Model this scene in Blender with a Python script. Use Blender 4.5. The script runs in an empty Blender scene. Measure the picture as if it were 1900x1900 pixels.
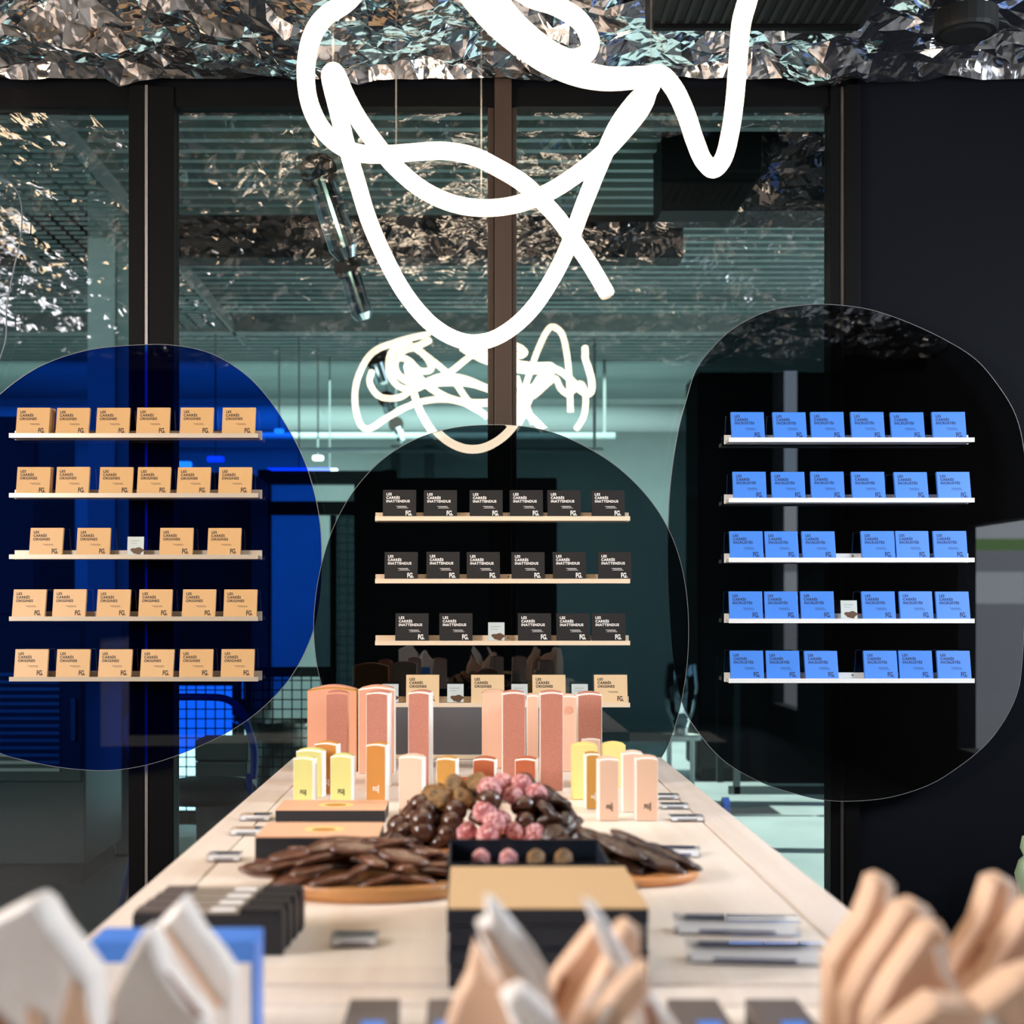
import bpy, bmesh, math, random
from mathutils import Vector, Matrix, noise
from math import pi, sin, cos, radians as R
random.seed(7)
C = bpy.context.scene.collection
S = bpy.context.scene
# ---------------------------------------------------------------- camera, world, light
F = 2600.0; CX = 873.0; CY = 1120.0; EYE = 1.35      # focal in px of a 1900 px frame, principal point, eye height
cam = bpy.data.cameras.new('camera'); camo = bpy.data.objects.new('camera', cam); C.objects.link(camo)
camo.location = (0, 0, EYE); camo.rotation_euler = (pi/2, 0, 0)
cam.sensor_width = 36; cam.lens = 36*F/1900
cam.shift_x = (950-CX)/1900; cam.shift_y = (CY-950)/1900
cam.dof.use_dof = True; cam.dof.focus_distance = 4.3; cam.dof.aperture_fstop = 3.4
cam.clip_end = 300
S.camera = camo
S.view_settings.view_transform = 'Standard'; S.view_settings.look = 'None'
S.view_settings.exposure = 0.0; S.view_settings.gamma = 1; S.view_settings.use_curve_mapping = False
S.cycles.use_denoising = True; S.cycles.max_bounces = 8; S.cycles.transparent_max_bounces = 24
S.cycles.glossy_bounces = 5; S.cycles.sample_clamp_indirect = 6
S.cycles.caustics_reflective = False; S.cycles.caustics_refractive = False

w = bpy.data.worlds.new('sky'); S.world = w; w.use_nodes = True
bg = w.node_tree.nodes['Background']; bg.inputs[0].default_value = (.62, .78, 1, 1); bg.inputs[1].default_value = 3.0

def lamp(name, kind, loc, target, energy, color, **kw):
    l = bpy.data.lights.new(name, kind); l.energy = energy; l.color = color
    for k, v in kw.items(): setattr(l, k, v)
    o = bpy.data.objects.new(name, l); C.objects.link(o); o.location = loc
    o.rotation_euler = (Vector(target)-Vector(loc)).to_track_quat('-Z', 'Y').to_euler()
    return o
lamp('sun', 'SUN', (20, 6, 9), (20-9.0, 6.6, 9-3.9), 24.0, (1, .95, .85), angle=R(.6))
# daylight from the right; the left area lamps are added fill without any openings
lamp('daylight_right', 'AREA', (3.1, 2.55, 2.35), (0, 2.2, .9), 158, (.86, .93, 1), shape='RECTANGLE', size=1.6, size_y=1.0)
lamp('warm_fill_left', 'AREA', (-3.3, 2.4, 2.2), (-.8, 3.4, 1.1), 56, (1, .70, .42), shape='RECTANGLE', size=1.4, size_y=1.0)
lamp('fill_left', 'AREA', (-3.3, .9, 2.4), (0, 1.5, .9), 110, (1, .95, .93), shape='RECTANGLE', size=1.0, size_y=1.2)
lamp('fill_left', 'AREA', (-3.38, .45, 2.1), (-.2, 1.2, 1.0), 80, (1, .96, .95), shape='RECTANGLE', size=.5, size_y=1.0)
# production room lamps
lamp('workshop_light', 'AREA', (-1.5, 12.2, 3.0), (-1.5, 14.5, 1.0), 100, (.84, 1, .98), shape='RECTANGLE', size=7, size_y=1)
lamp('workshop_light', 'AREA', (-1, 8.5, 3.0), (-1, 8.6, 0), 9, (.84, 1, .98), shape='RECTANGLE', size=5, size_y=1.5)
lamp('workshop_light', 'AREA', (-1, 10.8, 2.2), (-1, 10.6, 3.6), 12, (.75, 1, .98), shape='RECTANGLE', size=6, size_y=1)

# ---------------------------------------------------------------- helpers
def px(x, y, Y): return Vector(((x-CX)*Y/F, Y, EYE-(y-CY)*Y/F))
TZ = .90                                             # table top height
def tab(x, y): return px(x, y, (EYE-TZ)*F/(y-CY))    # point of the table top seen at a pixel

MATS = {}
def mat(name, col=(.8, .8, .8), rough=.5, metal=0, emit=None, es=0, bump=0, bscale=60, var=0, vscale=12, coat=0, spec=.5):
    m = bpy.data.materials.new(name); m.use_nodes = True; MATS[name] = m
    n = m.node_tree.nodes; l = m.node_tree.links; p = n['Principled BSDF']
    p.inputs['Base Color'].default_value = (*col, 1); p.inputs['Roughness'].default_value = rough
    p.inputs['Metallic'].default_value = metal; p.inputs['Coat Weight'].default_value = coat
    p.inputs['Specular IOR Level'].default_value = spec
    if emit: p.inputs['Emission Color'].default_value = (*emit, 1); p.inputs['Emission Strength'].default_value = es
    if bump or var:
        tc = n.new('ShaderNodeTexCoord')
    if bump:
        t = n.new('ShaderNodeTexNoise'); t.inputs['Scale'].default_value = bscale; t.inputs['Detail'].default_value = 4
        l.new(tc.outputs['Object'], t.inputs['Vector'])
        b = n.new('ShaderNodeBump'); b.inputs['Strength'].default_value = bump; b.inputs['Distance'].default_value = .01
        l.new(t.outputs['Fac'], b.inputs['Height']); l.new(b.outputs['Normal'], p.inputs['Normal'])
    if var:
        t = n.new('ShaderNodeTexNoise'); t.inputs['Scale'].default_value = vscale; t.inputs['Detail'].default_value = 5
        l.new(tc.outputs['Object'], t.inputs['Vector'])
        r = n.new('ShaderNodeValToRGB'); e = r.color_ramp.elements
        e[0].position = .3; e[1].position = .7
        e[0].color = (*[c*(1-var) for c in col], 1); e[1].color = (*[min(1, c*(1+var)) for c in col], 1)
        l.new(t.outputs['Fac'], r.inputs['Fac']); l.new(r.outputs['Color'], p.inputs['Base Color'])
    return m
def mat_clear(name, tint, ior, gloss=(1, 1, 1), rough=0):
    m = bpy.data.materials.new(name); m.use_nodes = True; MATS[name] = m
    n = m.node_tree.nodes; l = m.node_tree.links; n.clear()
    o = n.new('ShaderNodeOutputMaterial'); mx = n.new('ShaderNodeMixShader'); f = n.new('ShaderNodeFresnel')
    t = n.new('ShaderNodeBsdfTransparent'); g = n.new('ShaderNodeBsdfGlossy')
    f.inputs['IOR'].default_value = ior; t.inputs[0].default_value = (*tint, 1)
    g.inputs['Color'].default_value = (*gloss, 1); g.inputs['Roughness'].default_value = rough
    # the fresnel of the outward normal on both faces, so that the sheet stays thin and does not trap light
    n.remove(f); lw = n.new('ShaderNodeLayerWeight'); lw.inputs['Blend'].default_value = .5; f0 = ((ior-1)/(ior+1))**2
    pw = n.new('ShaderNodeMath'); pw.operation = 'POWER'; pw.inputs[1].default_value = 5
    ma = n.new('ShaderNodeMath'); ma.operation = 'MULTIPLY_ADD'; ma.inputs[1].default_value = 1-f0; ma.inputs[2].default_value = f0
    l.new(lw.outputs['Facing'], pw.inputs[0]); l.new(pw.outputs[0], ma.inputs[0]); l.new(ma.outputs[0], mx.inputs[0])
    l.new(t.outputs[0], mx.inputs[1]); l.new(g.outputs[0], mx.inputs[2])
    l.new(mx.outputs[0], o.inputs['Surface'])
    return m
def wood(name, c1, c2, scale=1.0, rough=.45, axis='X', contrast=(.35, .65)):
    m = mat(name, c1, rough); n = m.node_tree.nodes; l = m.node_tree.links; p = n['Principled BSDF']
    tc = n.new('ShaderNodeTexCoord'); mp = n.new('ShaderNodeMapping'); t = n.new('ShaderNodeTexNoise'); r = n.new('ShaderNodeValToRGB')
    s = {'X': (2, 30, 30), 'Y': (30, 2, 30)}[axis]
    mp.inputs['Scale'].default_value = [a*scale for a in s]; t.inputs['Detail'].default_value = 6; t.inputs['Scale'].default_value = 1.2
    r.color_ramp.elements[0].color = (*c1, 1); r.color_ramp.elements[1].color = (*c2, 1)
    r.color_ramp.elements[0].position = contrast[0]; r.color_ramp.elements[1].position = contrast[1]
    l.new(tc.outputs['Object'], mp.inputs[0]); l.new(mp.outputs[0], t.inputs['Vector']); l.new(t.outputs['Fac'], r.inputs[0]); l.new(r.outputs[0], p.inputs['Base Color'])
    return m

mat('black_wall', (.005, .006, .009), .6, bump=.05, bscale=90, spec=.05)
mat('dark_wall', (.03, .03, .035), .7, var=.2)
mat('shop_floor', (.11, .105, .10), .6, var=.15, vscale=3)
mat('slab', (.02, .02, .02), .9)
mat('bronze', (.045, .028, .02), .5, 0, spec=.3)
mat('black_metal', (.003, .003, .0035), .5, 0, spec=.08)
mat('steel_strip', (.3, .28, .27), .4, .8)
mat('foil', (.96, .97, 1), .13, 1)
mat('neon', (1, .9, .75), .4, emit=(1, .80, .58), es=13)
mat('neon_cap', (.85, .8, .7), .4)
mat('wire', (.25, .25, .25), .3, 1)
mat_clear('window_glass', (.58, .78, .77), 1.95)
mat_clear('clear_glass', (.93, .96, .96), 1.45)
mat_clear('blue_acrylic', (.006, .085, .68), 1.58)
mat_clear('black_acrylic', (.06, .085, .10), 1.74)
mat_clear('clear_acrylic', (.92, .94, .97), 1.6)
mat('acrylic_edge', (.22, .23, .24), .3)
mat('ledge_left', (.62, .53, .42), .3, .3)
mat('ledge_wood', (.86, .7, .52), .4)
mat('ledge_white', (.85, .87, .88), .35)
mat('kraft', (.64, .39, .17), .38, bump=.05, bscale=200)
mat('kraft_light', (.74, .54, .32), .5, bump=.05, bscale=200)
mat('card_black', (.011, .0105, .012), .55, spec=.25)
mat('card_blue', (.055, .235, .80), .38)
mat('ink', (.02, .016, .014), .6)
mat('ink_blue', (.01, .03, .12), .6)
mat('ink_white', (.9, .88, .86), .6)
mat('paper', (.88, .87, .88), .6)
mat('choc_print', (.16, .07, .035), .5)
mat('grey_text', (.3, .3, .32), .6)
wood('table_wood', (.86, .76, .67), (.90, .82, .74), axis='Y')
wood('rim_wood', (.80, .70, .62), (.86, .77, .70), axis='Y')
mat('table_body', (.5, .45, .42), .6)
mat('seam', (.12, .08, .06), .8)
mat('rose_brown', (.50, .20, .145), .55, bump=.25, bscale=300, var=.10, vscale=260)
mat('salmon', (.72, .36, .24), .5)
mat('salmon_light', (.82, .50, .37), .5)
mat('white_card', (.92, .91, .90), .5)
mat('yellow', (.66, .65, .24), .5)
mat('butter', (.93, .74, .28), .5)
mat('orange', (.56, .235, .04), .5)
mat('ochre', (.55, .28, .055), .5)
mat('rust', (.42, .10, .035), .5)
mat('blush', (.86, .60, .48), .5)
mat('beige', (.80, .54, .40), .5)
mat('peach', (.86, .50, .32), .5)
mat('graphite', (.022, .022, .026), .5, spec=.3)
mat('navy_card', (.012, .018, .03), .35, spec=.35)
mat('gold_card', (.66, .44, .23), .45, bump=.03, bscale=200)
mat('slate', (.10, .10, .115), .6, bump=.1, bscale=120)
mat('dark_choc', (.075, .028, .016), .22, var=.25, vscale=60)
mat('milk_choc', (.17, .07, .035), .3, var=.3, vscale=70)
mat('rough_choc', (.05, .022, .013), .22, bump=.4, bscale=110, var=.3, vscale=50)
mat('nut_choc', (.30, .16, .055), .45, bump=1, bscale=90, var=.7, vscale=60)
mat('bark_choc', (.13, .05, .027), .24, bump=.3, bscale=60, var=.4, vscale=40)
wood('board_wood', (.33, .13, .04), (.55, .26, .09), axis='X')
wood('board_orange', (.60, .22, .07), (.72, .32, .12), axis='X')
mat('silver_lid', (.36, .31, .25), .4, .3)
mat('white_paper', (.88, .85, .83), .55, bump=.3, bscale=25)
mat('kraft_paper', (.76, .52, .37), .6, bump=.3, bscale=30)
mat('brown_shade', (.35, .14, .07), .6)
mat('taupe', (.10, .08, .075), .5)
mat('mint', (.55, .78, .52), .4)
mat('red_card', (.8, .06, .02), .5)
# workshop
mat('ws_wall', (.60, .66, .64), .7, var=.06, vscale=2)
mat('ws_floor', (.38, .42, .42), .35, var=.15, vscale=2)
mat('ws_dark_floor', (.03, .032, .035), .5)
mat('deck', (.05, .065, .065), .6)
mat('deck_rib', (.36, .44, .43), .5)
mat('ws_white', (.7, .75, .73), .5)
mat('ws_grey', (.32, .33, .32), .5)
mat('ws_dark', (.010, .011, .012), .6, spec=.25)
mat('ws_graphite', (.05, .05, .048), .5)
mat('steel', (.55, .56, .56), .22, 1)
mat('dull_steel', (.35, .34, .32), .4, .7)
mat('chrome', (.85, .9, .95), .08, 1)
mat('blue_tube', (.02, .05, .25), .4)
mat('ws_glow', (1, 1, 1), .4, emit=(.62, .9, 1), es=2.2)
mat('ws_lamp', (1, 1, 1), .4, emit=(.9, 1, .97), es=5)
mat('ws_lamp_blue', (1, 1, 1), .4, emit=(.15, .2, 1), es=3)
# outside
mat('asphalt', (.25, .25, .27), .9, var=.1); mat('pavement', (.55, .55, .58), .9); mat('grass', (.12, .25, .04), .9, var=.5, vscale=5)

# grain pattern of chocolates with pink dust
m = mat('pink_choc', (.75, .3, .3), .42, bump=.8, bscale=120); n = m.node_tree.nodes; l = m.node_tree.links
tc = n.new('ShaderNodeTexCoord'); v = n.new('ShaderNodeTexNoise'); v.inputs['Scale'].default_value = 130; r = n.new('ShaderNodeValToRGB')
r.color_ramp.elements[0].position = .42; r.color_ramp.elements[0].color = (.45, .10, .12, 1)
r.color_ramp.elements[1].position = .6; r.color_ramp.elements[1].color = (.86, .5, .5, 1)
l.new(tc.outputs['Object'], v.inputs['Vector']); l.new(v.outputs['Fac'], r.inputs[0]); l.new(r.outputs[0], n['Principled BSDF'].inputs['Base Color'])
# fine relief of the foil between its big creases
m = MATS['foil']; n = m.node_tree.nodes; l = m.node_tree.links
tc = n.new('ShaderNodeTexCoord'); v = n.new('ShaderNodeTexVoronoi'); v.inputs['Scale'].default_value = 11; v.feature = 'F1'
v2 = n.new('ShaderNodeTexNoise'); v2.inputs['Scale'].default_value = 9; mxv = n.new('ShaderNodeMixRGB'); mxv.inputs[0].default_value = .25
l.new(tc.outputs['Object'], v2.inputs['Vector']); l.new(tc.outputs['Object'], mxv.inputs[1]); l.new(v2.outputs['Color'], mxv.inputs[2]); l.new(mxv.outputs[0], v.inputs['Vector'])
b = n.new('ShaderNodeBump'); b.inputs['Strength'].default_value = .45; b.inputs['Distance'].default_value = .02
l.new(v.outputs['Distance'], b.inputs['Height']); l.new(b.outputs[0], n['Principled BSDF'].inputs['Normal'])

class MB:
    def __init__(s): s.bm = bmesh.new()
    def add(s, verts, faces, M=None):
        vs = [s.bm.verts.new((M @ Vector(v)) if M else v) for v in verts]
        for f in faces:
            try: s.bm.faces.new([vs[i] for i in f])
            except ValueError: pass
        return s
    def box(s, x0, x1, y0, y1, z0, z1, M=None):
        v = [(x0,y0,z0),(x1,y0,z0),(x1,y1,z0),(x0,y1,z0),(x0,y0,z1),(x1,y0,z1),(x1,y1,z1),(x0,y1,z1)]
        return s.add(v, [(0,3,2,1),(4,5,6,7),(0,1,5,4),(1,2,6,5),(2,3,7,6),(3,0,4,7)], M)
    def cbox(s, c, d, M=None):
        return s.box(c[0]-d[0]/2, c[0]+d[0]/2, c[1]-d[1]/2, c[1]+d[1]/2, c[2]-d[2]/2, c[2]+d[2]/2, M)
    def prism(s, pts, y0, y1, M=None):            # outline in x,z extruded along y
        k = len(pts); v = [(x, y0, z) for x, z in pts]+[(x, y1, z) for x, z in pts]
        f = [tuple(range(k)), tuple(range(2*k-1, k-1, -1))]+[(i, i+k, (i+1) % k+k, (i+1) % k) for i in range(k)]
        return s.add(v, f, M)
    def loft(s, rings, cap=True, M=None):
        k = len(rings[0]); v = [p for r in rings for p in r]; f = []
        for j in range(len(rings)-1):
            for i in range(k):
                a, b_ = j*k+i, j*k+(i+1) % k
                f.append((a, b_, b_+k, a+k))
        if cap: f += [tuple(range(k-1, -1, -1)), tuple(range((len(rings)-1)*k, len(rings)*k))]
        return s.add(v, f, M)
    def lathe(s, prof, seg=24, M=None):
        return s.loft([[(r*cos(2*pi*i/seg), r*sin(2*pi*i/seg), z) for i in range(seg)] for r, z in prof], True, M)
    def tube(s, pts, rad, seg=10):
        pts = [Vector(p) for p in pts]; rings = []
        t = (pts[1]-pts[0]).normalized(); up = Vector((0, 1, 0)) if abs(t.y) < .9 else Vector((1, 0, 0))
        for i, p in enumerate(pts):
            t = (pts[min(i+1, len(pts)-1)]-pts[max(i-1, 0)]).normalized()
            up = (up-t*up.dot(t)).normalized(); sd = t.cross(up)
            rings.append([p+rad*(cos(2*pi*k/seg)*up+sin(2*pi*k/seg)*sd) for k in range(seg)])
        return s.loft(rings)
    def ob(s, name, m, parent=None, loc=None, smooth=False, bevel=0, rot=None):
        bmesh.ops.recalc_face_normals(s.bm, faces=s.bm.faces)
        me = bpy.data.meshes.new(name); s.bm.to_mesh(me); s.bm.free()
        if smooth:
            for p in me.polygons: p.use_smooth = True
        me.materials.append(MATS[m]); o = bpy.data.objects.new(name, me); C.objects.link(o)
        if parent: o.parent = parent
        if loc is not None: o.location = loc
        if rot is not None: o.rotation_euler = rot
        if bevel:
            b = o.modifiers.new('bevel', 'BEVEL'); b.width = bevel; b.segments = 2; b.limit_method = 'ANGLE'
        if smooth:
            o.modifiers.new('wn', 'WEIGHTED_NORMAL') if False else None
        return o
def spline(pts, n=8, closed=False):
    P = [Vector(p) for p in pts]; out = []; k = len(P)
    rng = range(k) if closed else range(k-1)
    for i in rng:
        g = (lambda j: P[j % k]) if closed else (lambda j: P[max(0, min(k-1, j))])
        p0, p1, p2, p3 = g(i-1), g(i), g(i+1), g(i+2)
        for j in range(n):
            t = j/n
            out.append(.5*((2*p1)+(p2-p0)*t+(2*p0-5*p1+4*p2-p3)*t*t+(3*p1-p0-3*p2+p3)*t**3))
    if not closed: out.append(P[-1])
    return out
def tag(o, label, cat, group=None, kind=None):
    o['label'] = label; o['category'] = cat
    if group: o['group'] = group
    if kind: o['kind'] = kind
    return o
def thing(name, loc, label, cat, group=None, rot=(0, 0, 0)):
    o = bpy.data.objects.new(name, None); C.objects.link(o); o.location = loc; o.rotation_euler = rot; o.empty_display_size = .05
    return tag(o, label, cat, group)
def struct(name, mb, m, **k):
    o = mb.ob(name, m, **k); o['kind'] = 'structure'; return o
def kids(o): return [c for c in list(C.objects) if c.parent == o]
def dup(root, loc, label=None, group=None, rot=None, children=None):
    r = root.copy(); C.objects.link(r); r.location = loc
    if rot is not None: r.rotation_euler = rot
    if label: r['label'] = label
    if group: r['group'] = group
    for ch, subs in (children or []):
        c = ch.copy(); C.objects.link(c); c.parent = r
        for g in subs:
            d = g.copy(); C.objects.link(d); d.parent = c
    return r
def textmesh(lines, size, bold=.0, sx=1.0, lead=1.0, depth=.0002):
    cu = bpy.data.curves.new('t', 'FONT'); cu.body = lines; cu.size = size; cu.offset = bold; cu.space_line = lead; cu.extrude = depth; cu.space_character = 1.12 if '\n' in lines else 1
    o = bpy.data.objects.new('t', cu); C.objects.link(o)
    dg = bpy.context.evaluated_depsgraph_get(); me = bpy.data.meshes.new_from_object(o.evaluated_get(dg))
    bpy.data.objects.remove(o); bpy.data.curves.remove(cu)
    for v in me.vertices: v.co.x *= sx
    return me
def textob(name, me, m, parent, loc, rot=(pi/2, 0, 0)):
    o = bpy.data.objects.new(name, me); C.objects.link(o)
    if not me.materials: me.materials.append(MATS[m])
    o.parent = parent; o.location = loc; o.rotation_euler = rot; return o

# ================================================================ SETTING
GY = 4.61; XR = 3.2; XL = -3.5
struct('floor', MB().box(XL, XR, -7, GY, -.05, 0), 'shop_floor')
struct('ceiling', MB().box(XL, XR, -.8, GY+.1, 3.28, 3.38).box(XL, XR, -7, -.8, 4.4, 4.5).box(XL, XR, -.9, -.8, 3.0, 4.5), 'slab')
# wall on the right with its openings (y0,y1,z0,z1)
def wall_x(name, x0, x1, ya, yb, za, zb, holes, m):
    mb = MB(); ys = sorted({ya, yb, *[h[0] for h in holes], *[h[1] for h in holes]})
    for a, b in zip(ys, ys[1:]):
        zz = za
        for h in sorted([h for h in holes if h[0] <= a and h[1] >= b], key=lambda h: h[2]):
            if h[2] > zz: mb.box(x0, x1, a, b, zz, h[2])
            zz = h[3]
        if zz < zb: mb.box(x0, x1, a, b, zz, zb)
    return struct(name, mb, m)
wall_x('wall_right', XR, XR+.12, -7, GY+.12, 0, 4.5, [(-5.8, -4.7, .3, 3.95), (-.17, 1.15, .4, 1.85)], 'dark_wall')
struct('wall_left', MB().box(XL-.12, XL, -7, GY+.12, 0, 4.5), 'dark_wall')
struct('wall_back', MB().box(XL, XR, -7.12, -7, 0, 4.5), 'dark_wall')
WX = 1.268
struct('wall_front', MB().box(WX, XR, GY-.02, GY+.12, 0, 3.28).box(XL, XR, GY+.0, GY+.12, 3.02, 4.5), 'black_wall')
for i, (y0, y1, z0, z1) in enumerate([(-5.8, -4.7, .3, 3.95), (-.17, 1.15, .4, 1.85)]):
    struct('window_%d' % (i+4), MB().add([(XR+.06, y0, z0), (XR+.06, y1, z0), (XR+.06, y1, z1), (XR+.06, y0, z1)], [(0, 1, 2, 3)]), 'clear_glass')
# glazed partition: panes, posts, head rail
xs = [XL, -1.113, -.968, .057, .151, 1.175, 1.268]
for i, (a, b) in enumerate([(XL, -1.113), (-.968, .057), (.151, 1.175)]):
    struct('window_%d' % (i+1), MB().add([(a, GY, 0), (b, GY, 0), (b, GY, 3.02), (a, GY, 3.02)], [(0, 1, 2, 3)]), 'window_glass')
struct('trim_1', MB().box(-1.113, -1.062, GY-.05, GY+.05, 0, 3.04).box(-1.052, -.968, GY-.04, GY+.05, 0, 3.04), 'black_metal', bevel=.003)
struct('trim_2', MB().box(-1.062, -1.052, GY-.045, GY+.04, 0, 3.04), 'steel_strip')
struct('trim_3', MB().box(.057, .078, GY-.02, GY+.05, 0, 3.04).box(.078, .134, GY-.055, GY+.05, 0, 3.06).box(.134, .151, GY-.02, GY+.05, 0, 3.04), 'bronze', bevel=.003)
struct('trim_4', MB().box(1.175, 1.208, GY-.04, GY+.05, 0, 3.04).box(1.218, 1.268, GY-.055, GY+.05, 0, 3.04), 'black_metal', bevel=.003)
struct('trim_5', MB().box(1.208, 1.218, GY-.035, GY+.04, 0, 3.04), 'steel_strip')
struct('trim_6', MB().box(XL, WX, GY-.03, GY+.05, 2.975, 3.04), 'black_metal')

# crumpled foil under the ceiling slab
def foil():
    nx, ny = 150, 150; x0, x1, y0, y1 = XL+.02, XR-.02, -.78, GY-.07
    bm = bmesh.new(); rnd = random.Random(3); rows = []
    def ridged(p): return 1-abs(noise.noise(p))*2
    for j in range(ny+1):
        row = []
        for i in range(nx+1):
            x = x0+(x1-x0)*i/nx; y = y0+(y1-y0)*j/ny
            jx = (rnd.random()-.5)*.8*(x1-x0)/nx; jy = (rnd.random()-.5)*.8*(y1-y0)/ny
            x += jx; y = min(y+jy, y1)
            q = Vector((x*2.2, y*3.6, 0)); wv = noise.noise_vector(q*1.1)*.55
            d1 = noise.voronoi(Vector((x*1.9+wv.x, y*3.6+wv.y, 0)))[0]
            d2 = noise.voronoi(Vector((x*4.2+wv.y*1.5, y*7.5+wv.x*1.5, 5)))[0]
            z = 3.02+.10*noise.noise(q*.6)+.12*(d1[1]-d1[0])+.075*(d2[1]-d2[0])+.04*ridged(q*1.4+wv)
            z += .014*noise.noise(Vector((x*13, y*20, 1)))
            if .44 < x < 1.14 and 3.24 < y < 4.02: z = max(z, 3.2)
            z = min(z, 3.24)
            if j == ny: z = min(z-.02, 3.05)+.02*noise.noise(Vector((x*8, 0, 3)))
            row.append(bm.verts.new((x, y, z)))
        rows.append(row)
    for j in range(ny):
        for i in range(nx):
            a, b_, c, d = rows[j][i], rows[j][i+1], rows[j+1][i+1], rows[j+1][i]
            if (i*7+j*13+(i*j)) % 2: bm.faces.new((a, b_, c)); bm.faces.new((a, c, d))
            else: bm.faces.new((a, b_, d)); bm.faces.new((b_, c, d))
    me = bpy.data.meshes.new('foil'); bm.to_mesh(me); bm.free(); me.materials.append(MATS['foil'])
    o = bpy.data.objects.new('foil_lining', me); C.objects.link(o)
    tag(o, 'crumpled silver foil lining the whole ceiling above the glass partition', 'foil')
foil()

# black ventilation unit in the ceiling
def vent_unit():
    t = thing('ventilation_unit', (.95, 3.72, 2.96), 'long black ventilation unit with a perforated grille set in the foil ceiling', 'ventilation unit')
    MB().box(-.46, .15, -.42, .22, 0, .2).box(-.05, .14, .22, .27, .01, .2).ob('casing', 'ws_dark', t, bevel=.01)
    g = MB()
    for k in range(17): g.cbox((-.42+k*.033, .0, -.004), (.012, .30, .008))
    g.ob('grille', 'ws_dark', t)
    MB().box(-.44, .13, .17, .19, -.012, 0).ob('frame_lip', 'black_metal', t)
vent_unit()
t = thing('ceiling_speaker', (1.42, 4.02, 2.985), 'round black speaker sunk in the foil at the right', 'speaker')
MB().lathe([(.0, .0), (.085, 0), (.09, .01), (.09, .06), (0, .06)]).ob('housing', 'ws_dark', t, smooth=False)
MB().lathe([(.0, -.004), (.06, -.006), (.07, .0), (0, .001)]).ob('cone', 'ws_dark', t)

# ================================================================ WORKSHOP BEHIND THE GLASS
WY = 15.0; DZ = 3.6
struct('floor_workshop', MB().box(-6, 4.6, GY, WY, -.05, -.001), 'ws_floor')
struct('wall_workshop_back', MB().box(-6, 4.6, WY, WY+.1, 0, DZ+.1), 'ws_wall')
struct('wall_workshop_left', MB().box(-6.1, -6, GY, WY, 0, DZ+.1), 'ws_wall')
wall_x('wall_workshop_right', 4.6, 4.7, GY, WY, 0, DZ+.1, [(6.2, 7.4, .2, 2.5), (7.55, 9.2, .2, 2.5), (9.4, 10.9, .2, 2.5), (11.2, 13.5, .2, 2.5)], 'ws_wall')
mb = MB().box(-6, 4.6, GY, WY, DZ, DZ+.06)
struct('ceiling_workshop', mb, 'deck')
mb = MB()
y = 4.9
while y < WY: mb.box(-6, 4.6, y, y+.05, DZ-.06, DZ); y += .155
struct('ceiling_workshop_ribs', mb, 'deck_rib')
struct('trim_7', MB().box(-6, 2.4, 9.9, 10.05, 3.27, 3.39), 'ws_grey')
struct('trim_8', MB().box(.9, 4.6, 6.6, 6.9, 3.2, 3.6), 'ws_dark')
struct('trim_9', MB().box(-6, 1.2, 7.9, 8.1, 3.3, 3.6), 'ws_dark')
struct('floor_mat', MB().box(-6, -.8, GY+.06, 7.9, -.001, .006), 'ws_dark_floor')
# column
t = thing('column', (-1.92, 7.56, 0), 'pale square column standing at the left behind the glass', 'column')
MB().box(-.12, .02, -.1, .1, 0, DZ-.06).ob('shaft', 'ws_white', t, bevel=.004)
MB().box(.02, .10, -.06, .1, 0, DZ-.06).ob('pipe_cover', 'deck_rib', t, bevel=.01)
# dark machines on the left
def cabinet(name, x0, x1, y0, y1, h, label, cat, m='ws_graphite', slots=True):
    t = thing(name, ((x0+x1)/2, (y0+y1)/2, 0), label, cat); w_, d_ = (x1-x0)/2, (y1-y0)/2
    MB().box(-w_, w_, -d_, d_, .1, h).ob('body', m, t, bevel=.01)
    MB().box(-w_+.03, w_-.03, -d_+.03, d_-.03, 0, .1).ob('plinth', 'ws_dark', t)
    MB().box(-w_+.02, w_-.02, -d_-.012, -d_, .5, h-.05).ob('door', m, t, bevel=.004)
    if slots:
        g = MB()
        for k in range(14): g.box(-w_+.08, w_-.12, -d_-.02, -d_-.012, h-.75+k*.035, h-.735+k*.035)
        g.ob('louvre', 'dull_steel', t)
    MB().box(w_-.06, w_-.04, -d_-.04, -d_-.012, .7, .9).ob('handle', 'steel', t)
cabinet('machine_cabinet', -2.95, -1.84, 6.7, 7.4, 1.3, 'dark machine with a louvred front at the far left behind the glass', 'machine')
cabinet('machine_cabinet', -4.4, -2.65, 8.6, 9.4, 2.5, 'tall graphite oven cabinet behind the blue panel at the left', 'machine', 'ws_graphite', False)
cabinet('machine_cabinet', -2.35, -1.5, 9.6, 10.4, 2.25, 'narrow dark cabinet beside the pale column', 'cabinet', 'ws_dark', False)
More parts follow.
